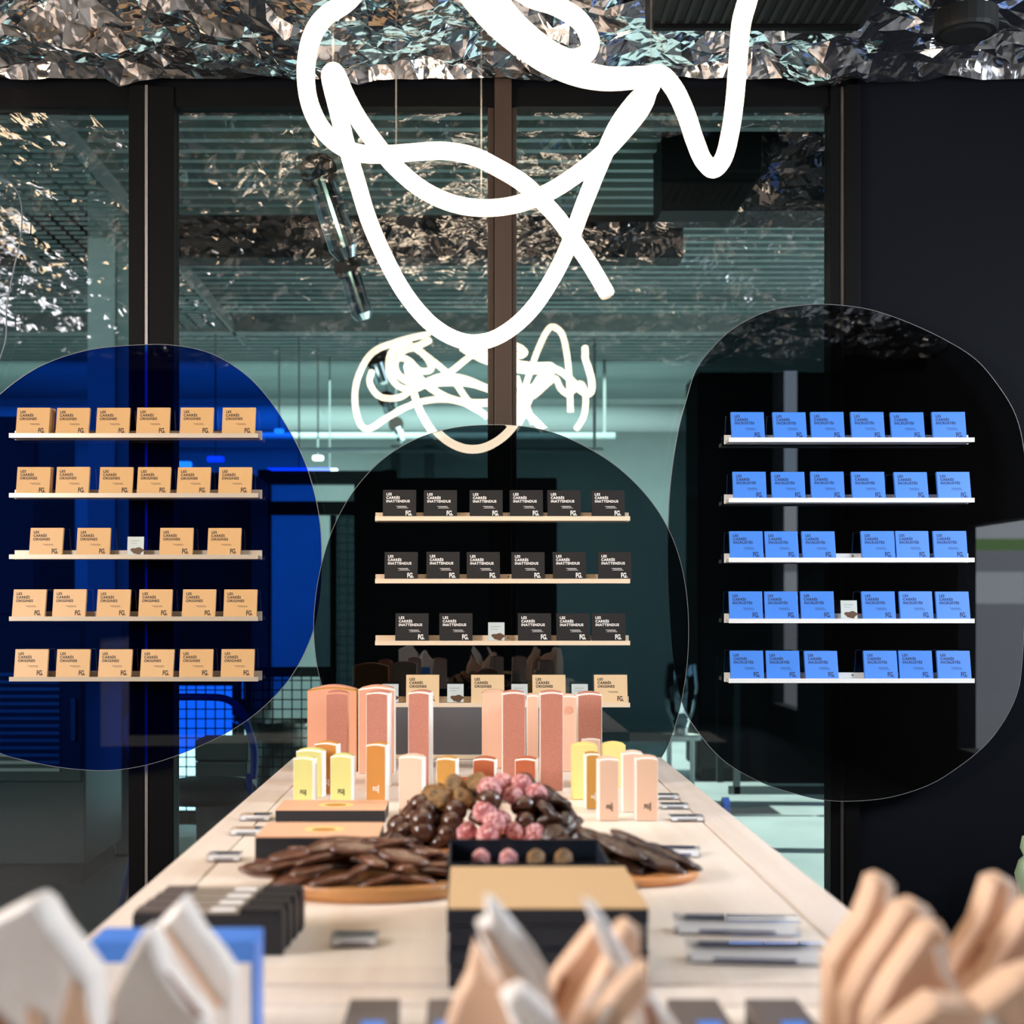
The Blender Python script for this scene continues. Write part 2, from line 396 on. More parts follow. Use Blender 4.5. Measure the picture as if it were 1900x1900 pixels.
# wire mesh cage
def mesh_screen(name, x0, x1, Y, z0, z1, step, label, r=.006):
    t = thing(name, ((x0+x1)/2, Y, z0), label, 'wire screen'); w_ = (x1-x0)/2; h = z1-z0
    g = MB(); x = -w_
    while x <= w_: g.box(x-r/2, x+r/2, -r/2, r/2, 0, h); x += step
    z = 0
    while z <= h: g.box(-w_, w_, -r/2+.002, r/2+.002, z-r/2, z+r/2); z += step
    g.ob('mesh', 'ws_dark', t)
    for xx in (-w_, w_-.05): MB().box(xx, xx+.05, -.03, .03, -z0, h).ob('post', 'ws_dark', t)
    for zz in (0, h-.05): MB().box(-w_+.05, w_-.05, -.02, .02, zz, zz+.05).ob('rail', 'ws_dark', t)
mesh_screen('mesh_screen', -1.58, -.72, 7.3, .05, 1.02, .05, 'low black wire mesh screen behind the tubular chair')
mesh_screen('mesh_screen', -1.15, -.62, 11.5, .1, 2.15, .07, 'tall black wire mesh cage door between the blue and the middle panel')
t = thing('storage_rack', (-.75, 10.6, 0), 'black pallet rack with two crossbars behind the middle panel', 'rack')
for x in (-.85, .1): MB().box(x, x+.09, -.05, .05, 0, 2.36).ob('upright', 'ws_dark', t)
for z in (2.25, 2.02): MB().box(-.85, .19, -.06, .06, z, z+.1).ob('crossbar', 'ws_dark', t)
t = thing('glow_panel', (-1.62, 8.35, .12), 'added low glowing panel behind the mesh screen under the blue panel', 'glowing panel')
MB().box(-.20, .20, 0, .012, 0, .74).ob('glow_sheet', 'ws_glow', t)  # added emitter for the brightness behind the mesh; no window stands here
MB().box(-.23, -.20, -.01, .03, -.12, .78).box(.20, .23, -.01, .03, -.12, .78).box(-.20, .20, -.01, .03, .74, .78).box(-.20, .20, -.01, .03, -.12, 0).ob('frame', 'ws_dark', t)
# tubular frame chair
t = thing('tubular_chair', (-1.23, 6.0, 0), 'blue tubular steel chair or stool frame seen through the lower blue panel', 'chair')
MB().tube(spline([(-.18, .05, .45), (-.2, 0, .62), (-.24, 0, .82), (-.15, 0, .93), (.08, 0, .95), (.22, 0, .92), (.3, 0, .75), (.3, 0, .6)]), .016).ob('back_frame', 'blue_tube', t, smooth=True)
for a in (((-.18, .05, .5), (-.06, -.2, 0)), ((.28, .0, .62), (.36, -.2, 0)), ((-.18, .1, .52), (-.32, .2, 0)), ((.28, .1, .52), (.36, .3, 0))):
    MB().tube([a[0], a[1]], .014).ob('leg', 'blue_tube', t, smooth=True)
MB().lathe([(0, .50), (.2, .5), (.24, .53), (.2, .58), (0, .59)], M=Matrix.Translation((.08, .05, 0))).ob('seat', 'ws_dark', t, smooth=True)
# bins and drum
t = thing('steel_drum', (-.98, 7.75, 0), 'brushed steel drum with a flat rim left of the table end', 'drum')
MB().lathe([(0, 0), (.27, 0), (.27, .30), (.275, .31), (.27, .32), (.27, .70), (0, .70)], 40).ob('barrel', 'steel', t, smooth=True)
MB().lathe([(.0, .70), (.33, .70), (.34, .715), (.33, .74), (.0, .74)], 40).ob('rim', 'steel', t, smooth=False)
t = thing('waste_bin', (-1.15, 6.6, 0), 'dark grey square bin with a banded lid beside the steel drum', 'bin')
MB().box(-.12, .12, -.12, .12, 0, .62).ob('body', 'ws_graphite', t, bevel=.01)
MB().box(-.125, .125, -.125, .125, .44, .55).ob('band', 'dull_steel', t, bevel=.004)
MB().box(-.125, .125, -.125, .125, .62, .72).ob('lid', 'ws_graphite', t, bevel=.01)
t = thing('plastic_tub', (-1.43, 6.9, 0), 'small pale green tub on the floor under the chair', 'tub')
MB().lathe([(0, 0), (.13, 0), (.16, .22), (.17, .23), (.14, .24), (0, .235)]).ob('tub_body', 'ws_white', t, smooth=True)
# pipes and lamps under the deck
for nm, x0, x1, Y, Z, r_, mt, lb in [
        ('duct', -5.5, 2.6, 13.6, 3.15, .13, 'ws_white', 'wide pale duct running along the top of the far wall'),
        ('pipe', -3.5, 1.3, 12.6, 2.86, .03, 'ws_white', 'thin white pipe with a fixed run below the far duct'),
        ('pipe', -2.6, 1.1, 11.6, 2.62, .022, 'ws_white', 'thin white light rail below the pipes in the workshop')]:
    t = thing(nm, ((x0+x1)/2, Y, Z), lb, 'pipe'); L = (x1-x0)/2
    MB().tube([(-L, 0, 0), (L, 0, 0)], r_, 16).ob('run', mt, t, smooth=True)
    for x in (-L*.93, L*.96): MB().box(x-.012, x+.012, -.012, .012, r_*.8, DZ-Z-.0).ob('hanger', 'dull_steel', t)
t = thing('pipe', (-.68, 14.6, 0), 'pair of vertical grey pipes on the far wall left of centre', 'pipe', )
for x in (-.1, .25): MB().tube([(x, 0, 0), (x, 0, 3.0)], .05, 12).ob('riser', 'ws_grey', t, smooth=True)
for i, (x, y, Y, wd, mt, lb) in enumerate([
        (590, 850, 12, .09, 'ws_lamp', 'small glowing lamp under the pipes left of the middle panel'),
        (612, 874, 12.5, .14, 'ws_lamp', 'small glowing lamp just above the black rack'),
        (518, 800, 12, .08, 'ws_lamp', 'small white lamp seen through the edge of the blue panel'),
        (320, 862, 9.5, .26, 'ws_lamp', 'white strip lamp between the boxes of the blue panel'),
        (555, 873, 11, .5, 'ws_lamp_blue', 'long blue strip lamp left of the black rack'),
        (400, 852, 10, .12, 'ws_lamp_blue', 'short blue lamp seen through the blue panel')]):
    p = px(x, y, Y); t = thing('workshop_lamp', p, lb, 'lamp')
    MB().box(-wd/2, wd/2, -.03, .03, -.02, .02).ob('tube_light', mt, t, bevel=.012)
    MB().box(-.006, .006, -.006, .006, .02, DZ-p.z).ob('stem', 'ws_grey', t)
# row of chrome cylinder spots on a track
mbp = [(592, 322, 5.6, 34, 140, .4), (645, 498, 7.6, 25, 85, .35), (700, 668, 11.0, 22, 40, .3), (717, 742, 11.8, 15, 30, .3), (735, 788, 12.6, 14, 30, .25)]
words = ['nearest and largest', 'second', 'third', 'fourth', 'farthest and smallest']
for (x, y, Y, r_, L_, k), wd in zip(mbp, words):
    p = px(x, y, Y); rr = r_*Y/F; ln = L_*Y/F
    t = thing('cylinder_spot', p, wd+' of the row of chrome cylinder spotlights behind the glass', 'spotlight', 'chrome cylinder spotlights')
    M = Matrix.Rotation(R(24), 4, 'Y').to_4x4() @ Matrix.Rotation(R(30), 4, 'X')
    q = Vector((sin(R(18)), .25, -cos(R(18)))).to_track_quat('Z', 'Y').to_matrix().to_4x4()
    MB().lathe([(.0, .02), (rr*.8, .02), (rr*.82, ln), (rr*.5, ln*1.15), (0, ln*1.15)], 28, q).ob('barrel', 'chrome', t)
    f = Matrix.Rotation(R(80), 4, 'X')
    MB().lathe([(0, -.01), (rr*.9, -.01), (rr, 0), (rr, .03), (0, .03)], 28, f).ob('lens_ring', 'bronze', t)
    MB().box(-.005, .005, -.005, .005, 0, DZ-p.z).ob('stem', 'ws_grey', t)
# cable tray, perforated, upper left
t = thing('cable_tray', (-1.75, 5.2, 3.3), 'perforated grey cable tray slanting away under the deck at the upper left', 'cable tray')
g = MB()
for k in range(56):
    for j in range(7): g.cbox((-.62+j*.1, .1+k*.09, 0), (.075, .03, .008))
g.ob('perforated_bed', 'deck_rib', t)
for x in (-.70, .06): MB().box(x, x+.02, 0, 5.2, -.03, .05).ob('side_rail', 'ws_grey', t)
# right-hand machine on casters
t = thing('wheeled_machine', (2.05, 9.2, 0), 'dark wheeled machine behind the right black panel', 'machine')
for x in (-.38, .42):
    for y_ in (-.3, .3): MB().box(x, x+.04, y_-.02, y_+.02, .14, 1.0).ob('post', 'deck', t)
for z in (.14, .96): MB().box(-.41, .42, -.32, -.28, z, z+.05).ob('front_rail', 'deck', t)
MB().box(-.15, .42, -.25, .3, .2, .95).ob('casing', 'ws_dark', t, bevel=.01)
for x in (-.43, .44):
    c_ = MB().lathe([(0, -.02), (.06, -.02), (.06, .02), (0, .02)], 18, Matrix.Translation((x, -.3, .06)) @ Matrix.Rotation(pi/2, 4, 'Y')).ob('caster', 'blue_tube', t)
t = thing('funnel_machine', (1.44, 9.6, .0), 'shiny pale funnel on a low round stool, right of the middle panel', 'funnel')
MB().lathe([(0, .5), (.05, .5), (.1, .62), (.125, .78), (.11, .93), (.1, .95), (0, .94)], 24).ob('funnel', 'chrome', t, smooth=True)
MB().lathe([(0, .42), (.14, .42), (.14, .45), (0, .45)], 24).ob('stool_top', 'ws_white', t)
MB().lathe([(0, .45), (.05, .45), (.05, .5), (0, .5)], 12).ob('neck', 'steel', t)
for k in range(4): MB().box(-.012, .012, -.012, .012, 0, .42).ob('leg', 'ws_white', t, loc=(.11*cos(k*pi/2+.6), .11*sin(k*pi/2+.6), 0))
cabinet('machine_cabinet', -.74, .55, 8.9, 9.7, 2.15, 'wide dark cabinet behind the middle black panel', 'cabinet', 'ws_dark', False)

cabinet('machine_cabinet', 1.72, 2.95, 10.6, 11.2, 3.1, 'very tall black cabinet far behind the left half of the right panel', 'cabinet', 'ws_dark', False)

# ================================================================ OUTSIDE
def strip(name, ya, za, yb, zb, m):
    struct(name, MB().add([(XR+.3, ya, za), (90, ya, za), (90, yb, zb), (XR+.3, yb, zb)], [(0, 1, 2, 3)]), m)
strip('ground_forecourt', 4.5, 0, -12, 0, 'asphalt')
strip('ground_ramp', -12, 0, -30, 1.35, 'asphalt')
strip('ground_pavement', -30, 1.35, -44, 2.55, 'pavement')
strip('ground_road', -44, 2.55, -58, 3.9, 'asphalt')
strip('ground_grass', -58, 3.9, -74, 5.2, 'grass')
strip('ground_far_pavement', -74, 5.2, -160, 14, 'pavement')
struct('ground', MB().box(-60, 95, -60, 60, -.3, -.1), 'asphalt')

# ================================================================ ORGANIC ACRYLIC PANELS
def panel(name, pts, Y, m, label, th=.008):
    name = 'acrylic_sheet'
    P = spline([px(x, y, Y) for x, y in pts], 6, True)
    xs_ = [p.x for p in P]; zs = [p.z for p in P]; c = Vector(((min(xs_)+max(xs_))/2, Y, min(zs)))
    t = thing(name, c, label, 'wall panel'); k = len(P)
    loc = [(p.x-c.x, p.z-c.z) for p in P]
    MB().add([(x, 0, z) for x, z in loc], [tuple(range(k))]).ob('sheet', m, t)
    e = MB(); v = []; ctr = Vector((sum(x for x, z in loc)/k, 0, sum(z for x, z in loc)/k))
    ins = []
    for i in range(k):
        a, b_ = Vector((loc[i-1][0], 0, loc[i-1][1])), Vector((loc[(i+1) % k][0], 0, loc[(i+1) % k][1]))
        tn = (b_-a).normalized(); nn = Vector((tn.z, 0, -tn.x))
        if nn.dot(ctr-Vector((loc[i][0], 0, loc[i][1]))) < 0: nn = -nn
        ins.append((loc[i][0]+nn.x*.0014, loc[i][1]+nn.z*.0014))
    v = [(x, -.001, z) for x, z in loc]+[(x, -.001, z) for x, z in ins]+[(x, th, z) for x, z in ins]+[(x, th, z) for x, z in loc]
    f = []
    for i in range(k):
        j = (i+1) % k
        for q in range(4): f.append((q*k+i, q*k+j, ((q+1) % 4)*k+j, ((q+1) % 4)*k+i))
    e.add(v, f).ob('polished_edge', 'acrylic_edge', t)
    return t, c, loc
blue_pts = [(-20, 752), (40, 700), (100, 668), (170, 648), (250, 640), (320, 640), (390, 655), (450, 690), (495, 735), (535, 795), (565, 855), (585, 920), (595, 980), (597, 1040), (594, 1100), (583, 1165), (560, 1222), (528, 1272), (480, 1320), (430, 1355), (370, 1385), (300, 1412), (240, 1426), (180, 1430), (110, 1424), (50, 1412), (0, 1398), (-70, 1360), (-115, 1280), (-132, 1150), (-120, 980), (-80, 840)]
mid_pts = [(905, 788), (965, 790), (1022, 801), (1082, 826), (1140, 862), (1190, 908), (1230, 962), (1258, 1025), (1274, 1100), (1278, 1180), (1272, 1260), (1255, 1340), (1228, 1405), (1180, 1455), (1100, 1495), (960, 1515), (820, 1505), (720, 1465), (655, 1400), (618, 1330), (592, 1255), (582, 1180), (585, 1110), (598, 1040), (622, 970), (660, 905), (710, 852), (770, 815), (838, 794)]
right_pts = [(1500, 565), (1560, 566), (1622, 576), (1690, 600), (1757, 632), (1811, 667), (1850, 712), (1882, 764), (1898, 821), (1905, 900), (1903, 980), (1901, 1060), (1901, 1150), (1896, 1236), (1888, 1285), (1864, 1336), (1828, 1383), (1775, 1426), (1721, 1458), (1650, 1480), (1578, 1487), (1524, 1484), (1471, 1472), (1417, 1454), (1363, 1426), (1327, 1397), (1292, 1354), (1268, 1311), (1252, 1240), (1244, 1150), (1240, 1040), (1242, 918), (1256, 811), (1274, 739), (1292, 685), (1327, 639), (1370, 603), (1428, 576)]
PY = 4.505
panel('blue_panel', blue_pts, PY, 'blue_acrylic', 'translucent blue rounded acrylic panel on the glass at the left')
panel('black_panel', mid_pts, PY-.006, 'black_acrylic', 'glossy black rounded acrylic panel in the middle behind the table')
panel('black_panel', right_pts, PY+.012, 'black_acrylic', 'glossy black rounded acrylic panel at the right carrying the blue boxes')
panel('reflection_sheet', [(0, 335), (28, 350), (40, 385), (38, 440), (25, 500), (12, 570), (5, 650), (-60, 760), (-200, 700), (-260, 560), (-240, 420), (-120, 340)], 4.56, 'clear_acrylic', 'pale clear rounded sheet imitating a reflection, cut by the left edge of the frame')  # clear sheet shaped to imitate a pale reflection in the glass

# ================================================================ LEDGES
LF = 4.43
def ledge(x0, x1, y, m, label):
    a, b_ = px(x0, y, LF), px(x1, y, LF); w_ = (b_.x-a.x)/2
    t = thing('picture_ledge', ((a.x+b_.x)/2, LF, a.z-.014), label, 'shelf')
    MB().box(-w_, w_, 0, .062, .001, .012).ob('plank', m, t, bevel=.001)
    MB().box(-w_, w_, -.002, .0, .0, .0142).ob('front_lip', m, t)
    MB().box(-w_-.003, w_+.003, .0625, .0665, .0, .03).ob('back_rail', m, t, bevel=.0005)
    for xx in (-.3, .02, .31):
        MB().lathe([(0, 0), (.0035, 0), (.0035, .002), (0, .002)], 12, Matrix.Translation((xx, .0625, .022)) @ Matrix.Rotation(pi/2, 4, 'X')).ob('screw', 'dull_steel', t)
    return a.z
ordw = ['top', 'second', 'third', 'fourth', 'fifth']
LZ = {}
for side, x0, x1, ys_, m, nm, tot in (('L', 17, 479, [804, 915, 1029, 1144, 1256], 'ledge_left', 'blue panel', 5), ('M', 696, 1169, [958, 1074, 1189, 1304], 'ledge_wood', 'middle black panel', 4), ('R', 1352, 1808, [812, 924, 1035, 1148, 1259], 'ledge_white', 'right black panel', 5)):
    for i, yy in enumerate(ys_):
        LZ[side, i] = ledge(x0, x1, yy, m, '%s narrow %s ledge from the top on the %s' % (ordw[i].replace('top', 'topmost').replace('topmost', 'first'), {'L': 'brass-toned', 'M': 'pale wood', 'R': 'white'}[side], nm))

# ================================================================ SQUARE CHOCOLATE BOXES
BW, BH, BD = .1055, .0905, .012
def square_box(word, m, ink, label):
    t = thing('chocolate_box', (0, 0, 0), label, 'box')
    MB().box(-BW/2, BW/2, 0, BD, 0, BH).ob('carton', m, t, bevel=.0008)
    textob('title_lettering', textmesh('LES\nCARRÉS\n'+word, .0115, .00036, .98, 1.0), ink, t, (-BW/2+.0105, -.0003, BH-.0185))
    textob('monogram', textmesh('FG.', .0215, .0007, .68), ink, t, (BW/2-.0335, -.0003, .0065))
    g = MB(); g.box(-.010, .022, -.0005, 0, .0355, .0367).box(-.004, .024, -.0005, 0, .0325, .0333)
    if 'INATT' in word or 'INCR' in word: g.box(-.008, .028, -.0005, 0, .0296, .0303)
    g.ob('fine_print', ink, t)
    return t, [(c, []) for c in kids(t)]
protos = {'L': square_box('ORIGINES', 'kraft', 'ink', ''), 'M': square_box('INATTENDUS', 'card_black', 'ink_white', ''), 'R': square_box('INCRUSTÉS', 'card_blue', 'ink_blue', ''), 'O': square_box('ORIGINES', 'kraft_light', 'ink', '')}
used = set()
def place(kind, X, Y, z, label, group, lean=12, yaw=0):
    rt = (R(-lean), 0, R(yaw)); p, ch = protos[kind]
    if kind not in used:
        used.add(kind); p.location = (X, Y, z); p.rotation_euler = rt; p['label'] = label; p['group'] = group; return p
    return dup(p, (X, Y, z), label, group, rt, ch)
rowsL = [[59, 133, 208, 283, 364, 442], [60, 133, 214, 284, 358, 435], [84, 172, 326, 415], [52, 127, 209, 287, 368, 445], [56, 134, 212, 290, 363, 440]]
rowsM = [[741, 817, 902, 977, 1047, 1129], [744, 822, 897, 980, 1057, 1141], [764, 846, 992, 1064, 1130]]
rowsR = [[1389, 1467, 1537, 1612, 1686, 1763], [1392, 1464, 1537, 1613, 1693, 1772], [1386, 1452, 1521, 1631, 1695, 1765], [1385, 1451, 1518, 1632, 1702, 1770], [1387, 1454, 1526, 1636, 1701, 1772]]
nth = ['leftmost', 'second from left', 'third from left', 'fourth from left', 'fifth from left', 'sixth and rightmost']
BY = 4.45
for side, rows_, desc, pan in (('L', rowsL, 'kraft gold', 'blue panel'), ('M', rowsM, 'black', 'middle panel'), ('R', rowsR, 'bright blue', 'right panel')):
    for i, row in enumerate(rows_):
        for j, x in enumerate(row):
            nm_ = nth[j] if not (j == len(row)-1 and j < 5) else 'rightmost'
            place(side, (x-CX)*BY/F, BY, LZ[side, i]-.0018, '%s square box, %s on the %s ledge of the %s' % (desc, nm_, ordw[i], pan), '%s square boxes on the %s' % (desc, pan), 11+random.random()*3, (random.random()-.5)*3)
            if side == 'L' and (i, j) in ((0, 0), (1, 0)):
                for q in range(2 if i == 0 else 1):
                    place(side, (x-CX)*BY/F+.004+.004*q, BY+.0135*(q+1), LZ[side, i]-.0018, 'kraft gold box tucked %s behind the leftmost one on the %s ledge' % (['directly', 'second'][q], ordw[i]), 'kraft gold square boxes on the blue panel', 12)
for j, x in enumerate([784, 905, 1019, 1134]):
    place('O', (x-CX)*BY/F, BY, LZ['M', 3]-.0018, 'pale kraft square box, %s on the lowest ledge of the middle panel' % ['leftmost', 'second from left', 'third from left', 'rightmost'][j], 'pale kraft boxes on the lowest middle ledge', 12)

# picture cards in clear stands on the ledges
def card_stand():
    t = thing('picture_card', (0, 0, 0), '', 'card')
    MB().box(-.026, .026, 0, .0012, .002, .060).ob('card', 'paper', t)
    MB().box(-.028, .028, -.003, -.001, 0, .063).box(-.028, .028, -.003, .02, -.0005, .0015).ob('clear_stand', 'clear_glass', t)
    MB().add([(.02*cos(a)*(1+.25*sin(3*a))+.006, -.0006, .014+.011*sin(a)*(1+.2*cos(5*a))) for a in [k*pi/8 for k in range(16)]], [tuple(range(16))]).ob('printed_chocolate', 'choc_print', t)
    MB().box(-.017, .012, -.0006, 0, .046, .0472).box(-.017, .004, -.0006, 0, .038, .0388).ob('printed_text', 'grey_text', t)
    return t, [(c, []) for c in kids(t)]
ct = card_stand(); first = True
for side, i, x, lb in (('L', 2, 251, 'small white picture card in the middle of the third ledge on the blue panel'), ('M', 2, 921, 'small white picture card between the black boxes on the third middle ledge'), ('R', 3, 1576, 'small white picture card among the blue boxes on the fourth right ledge'),
                       ('M', 3, 724, 'small picture card at the left end of the lowest middle ledge'), ('M', 3, 845, 'small picture card between the two left boxes of the lowest middle ledge'), ('M', 3, 964, 'small picture card between the two central boxes of the lowest middle ledge'), ('M', 3, 1076, 'small picture card between the two right boxes of the lowest middle ledge')):
    L_ = ((x-CX)*BY/F, BY, LZ[side, i]-.0015)
    if first: ct[0].location = L_; ct[0].rotation_euler = (R(-8), 0, 0); ct[0]['label'] = lb; ct[0]['group'] = 'picture cards on the ledges'; first = False
    else: dup(ct[0], L_, lb, 'picture cards on the ledges', (R(-8), 0, 0), ct[1])

# ================================================================ NEON SCULPTURE
def nd(y): return 2.73+.62*max(-.2, min(1, y/645))
def npx(x, y, dz=0): return px(x, y, nd(y)+dz)
strands = [
 [(690, -60), (647, 0), (603, 31), (579, 68), (568, 120), (570, 171), (582, 212), (603, 246), (637, 274), (678, 286), (722, 286), (774, 282), (825, 280), (876, 289), (921, 310), (969, 339), (1006, 373), (1037, 407), (1064, 445), (1098, 496), (1126, 544)],
 [(1205, 150), (1196, 190), (1170, 228), (1116, 287), (1064, 328), (1013, 359), (955, 380), (893, 386), (835, 376), (780, 349), (732, 308), (695, 263), (664, 219), (640, 175), (625, 140), (616, 134), (614, 150), (627, 205), (644, 274), (664, 342), (685, 410), (715, 479), (753, 547), (801, 602), (852, 631), (900, 633), (945, 612), (989, 571), (1027, 513), (1054, 458), (1078, 393), (1098, 342), (1119, 291), (1145, 235), (1178, 190), (1208, 160), (1200, 142), (1160, 142), (1116, 140), (1064, 125), (1013, 100), (969, 66), (925, 25), (880, -30)],
 [(835, -60), (876, 0), (921, 51), (969, 89), (1013, 118), (1064, 140), (1116, 150), (1170, 148), (1221, 138), (1249, 162), (1272, 209), (1288, 257), (1304, 296), (1324, 314), (1343, 292), (1355, 245), (1363, 189), (1369, 118), (1375, 47), (1387, 0), (1402, -60)],
 [(905, -40), (940, 20), (985, 66), (1030, 98), (1061, 109), (1088, 99), (1095, 75), (1075, 38), (1030, 10), (979, -8), (930, -50)]]
t = thing('neon_sculpture', px(873, 645, 3.35), 'large looping glowing white neon tube hanging in front of the glass partition', 'neon light')
c0 = t.location.copy()
for k, st in enumerate(strands):
    pts = spline([npx(x, y, (.03, 0, -.03, .05)[k])-c0 for x, y in st], 7)
    MB().tube(pts, .0175, 12).ob('neon_tube', 'neon', t, smooth=True)
    for e in ((0, -1) if k == 0 else ()):
        MB().lathe([(0, -.004), (.0182, -.004), (.0182, .004), (0, .004)], 16, Matrix.Translation(pts[e]) @ (pts[e]-pts[-2 if e else 1]).to_track_quat('Z', 'Y').to_matrix().to_4x4()).ob('end_cap', 'neon_cap', t)
for x, y in ((893, 386), (735, 310), (618, 140), (1040, 20), (1208, 150)):
    p = npx(x, y)-c0; MB().box(p.x-.0006, p.x+.0006, p.y-.0006, p.y+.0006, p.z, 3.0-c0.z).ob('hanging_wire', 'wire', t)
# upper loops of the same luminaire, higher and nearer; the glass mirrors them
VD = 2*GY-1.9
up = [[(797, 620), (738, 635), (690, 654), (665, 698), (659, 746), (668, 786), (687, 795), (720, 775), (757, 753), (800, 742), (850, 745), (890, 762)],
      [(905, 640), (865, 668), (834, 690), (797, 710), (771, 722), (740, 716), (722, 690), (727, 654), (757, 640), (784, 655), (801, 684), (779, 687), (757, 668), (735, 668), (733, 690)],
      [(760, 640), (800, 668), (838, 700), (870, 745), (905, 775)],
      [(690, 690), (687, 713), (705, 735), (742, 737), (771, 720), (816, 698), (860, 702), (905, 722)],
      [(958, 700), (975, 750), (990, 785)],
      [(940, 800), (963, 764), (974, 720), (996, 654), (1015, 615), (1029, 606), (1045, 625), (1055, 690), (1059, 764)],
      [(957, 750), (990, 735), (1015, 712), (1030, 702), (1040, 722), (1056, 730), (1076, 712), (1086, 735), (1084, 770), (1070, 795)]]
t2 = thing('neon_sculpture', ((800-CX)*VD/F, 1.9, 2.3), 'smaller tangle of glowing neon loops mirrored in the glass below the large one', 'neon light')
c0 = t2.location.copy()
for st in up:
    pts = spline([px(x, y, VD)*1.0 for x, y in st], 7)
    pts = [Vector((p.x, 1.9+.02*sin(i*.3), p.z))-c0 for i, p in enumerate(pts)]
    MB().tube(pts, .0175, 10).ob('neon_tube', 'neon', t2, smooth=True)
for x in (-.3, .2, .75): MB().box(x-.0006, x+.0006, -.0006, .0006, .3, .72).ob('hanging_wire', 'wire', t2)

# ================================================================ TABLES
def table(name, x0, x1, y0, y1, label, far_rim=True):
    t = thing(name, ((x0+x1)/2, (y0+y1)/2, 0), label, 'table'); w_ = (x1-x0)/2; d_ = (y1-y0)/2; rw = .075
    MB().box(-w_+rw+.0045, w_-rw-.0045, -d_+rw+.0045, d_-rw-.0045, TZ-.04, TZ).ob('top', 'table_wood', t)
    MB().box(-w_+.01, w_-.01, -d_+.01, d_-.01, TZ-.06, TZ-.04).ob('under_board', 'seam', t)
    MB().box(-w_, -w_+rw, -d_, d_, TZ-.05, TZ+.001).box(w_-rw, w_, -d_, d_, TZ-.05, TZ+.001).box(-w_+rw, w_-rw, -d_, -d_+rw, TZ-.05, TZ+.001).box(-w_+rw, w_-rw, d_-rw, d_, TZ-.05, TZ+.001).ob('rim_frame', 'rim_wood', t, bevel=.0015)
    MB().box(-w_+.04, w_-.04, -d_+.04, d_-.04, .08, TZ-.06).ob('body', 'table_body', t, bevel=.004)
    MB().box(-w_+.08, w_-.08, -d_+.08, d_-.08, 0, .08).ob('plinth', 'ws_dark', t)
TX0, TX1 = -.517, .556
table('display_table', TX0, TX1, 1.655, 4.10, 'long pale wooden display table running towards the glass')
table('display_table', TX0-.02, TX1+.05, .55, 1.645, 'near pale wooden table carrying the blurred paper bags')

# slate board at the far end of the table
p0, p1 = px(735, 1402, 4.05), px(893, 1402, 4.05); w_ = (p1.x-p0.x)/2
t = thing('slate_board', ((p0.x+p1.x)/2, 4.05, TZ+.002), 'dark grey slate board on a pale wooden foot at the far table end', 'board')
MB().box(-w_, w_, 0, .01, .012, .148).ob('slate', 'slate', t)
MB().box(-w_-.02, w_+.02, -.012, .022, 0, .012).ob('foot', 'ledge_wood', t, bevel=.001)

# cartons: a prism body whose lid is a low arch, with a narrower tuck flap
def carton(name, xl, xr, yb, yt, dep, front, side, label, cat='carton', group=None, logo=None, yaw=0, flap=True):
    a = tab(xl, yb); b_ = tab(xr, yb); Y = a.y; w_ = (b_.x-a.x)/2; h = (EYE-(yt-CY)*Y/F)-TZ
    t = thing(name, ((a.x+b_.x)/2, Y+dep/2, TZ+.001), label, cat, group, (0, 0, R(yaw)))
    d_ = dep/2; k = 8
    arch = [(-w_+2*w_*i/k, h+(.06*2*w_)*sin(pi*i/k)) for i in range(k+1)]
    pts = [(-w_, 0)]+[(x, z-.0) for x, z in arch][0:]+[(w_, 0)]
    MB().prism(pts, -d_, d_).ob('sleeve', side, t, bevel=.001)
    e = .0013
    
    MB().prism([(-w_+e, .001)]+[(x*(1-e/w_), z-.003) for x, z in arch]+[(w_-e, .001)], -d_-.0008, -d_+.001).ob('front_face', front, t)
    if flap:
        fk = [(-w_*.9, 0)]+[(-w_*.9+1.8*w_*i/k, .004+.16*w_*sin(pi*i/k)) for i in range(k+1)]+[(w_*.9, 0)]
        MB().prism([(x, z+h-.001) for x, z in fk], -d_*.3, d_*.75).ob('lid_flap', front, t, bevel=.0006)
    if logo:
        me = textmesh('FG', w_*.55, .0003, .75)
        textob('logo', me, logo, t, (-w_*.28, -d_-.0012, h*.2), (pi/2, R(90) if False else 0, 0))
        MB().box(w_*.25, w_*.33, -d_-.0016, -d_-.0006, h*.16, h*.30).ob('logo_line', logo, t)
    return t
tallg = 'tall rose brown cartons at the far end'
carton('tall_carton', 605, 645, 1455, 1288, .05, 'rose_brown', 'salmon', 'leftmost tall rose brown patterned carton, against a wide salmon bag', 'carton', tallg)
carton('tall_carton', 682, 723, 1462, 1288, .05, 'rose_brown', 'white_card', 'second tall rose brown patterned carton from the left, behind an orange one', 'carton', tallg, yaw=-10)
carton('tall_carton', 760, 800, 1460, 1287, .05, 'rose_brown', 'white_card', 'third tall rose brown carton from the left, standing free before the slate board', 'carton', tallg, yaw=-10)
carton('tall_carton', 932, 975, 1468, 1288, .05, 'rose_brown', 'white_card', 'fourth tall rose brown carton from the left, just right of the slate board', 'carton', tallg)
carton('tall_carton', 1002, 1045, 1468, 1288, .05, 'rose_brown', 'white_card', 'fifth tall rose brown carton from the left, in the middle of the right group', 'carton', tallg)
carton('tall_carton', 1072, 1117, 1455, 1290, .05, 'rose_brown', 'white_card', 'rightmost tall rose brown carton, behind the yellow ones', 'carton', tallg)
carton('wide_carton', 570, 662, 1432, 1282, .08, 'salmon', 'ochre', 'wide salmon carton with a rounded lid at the far left corner', 'carton', 'wide salmon cartons')
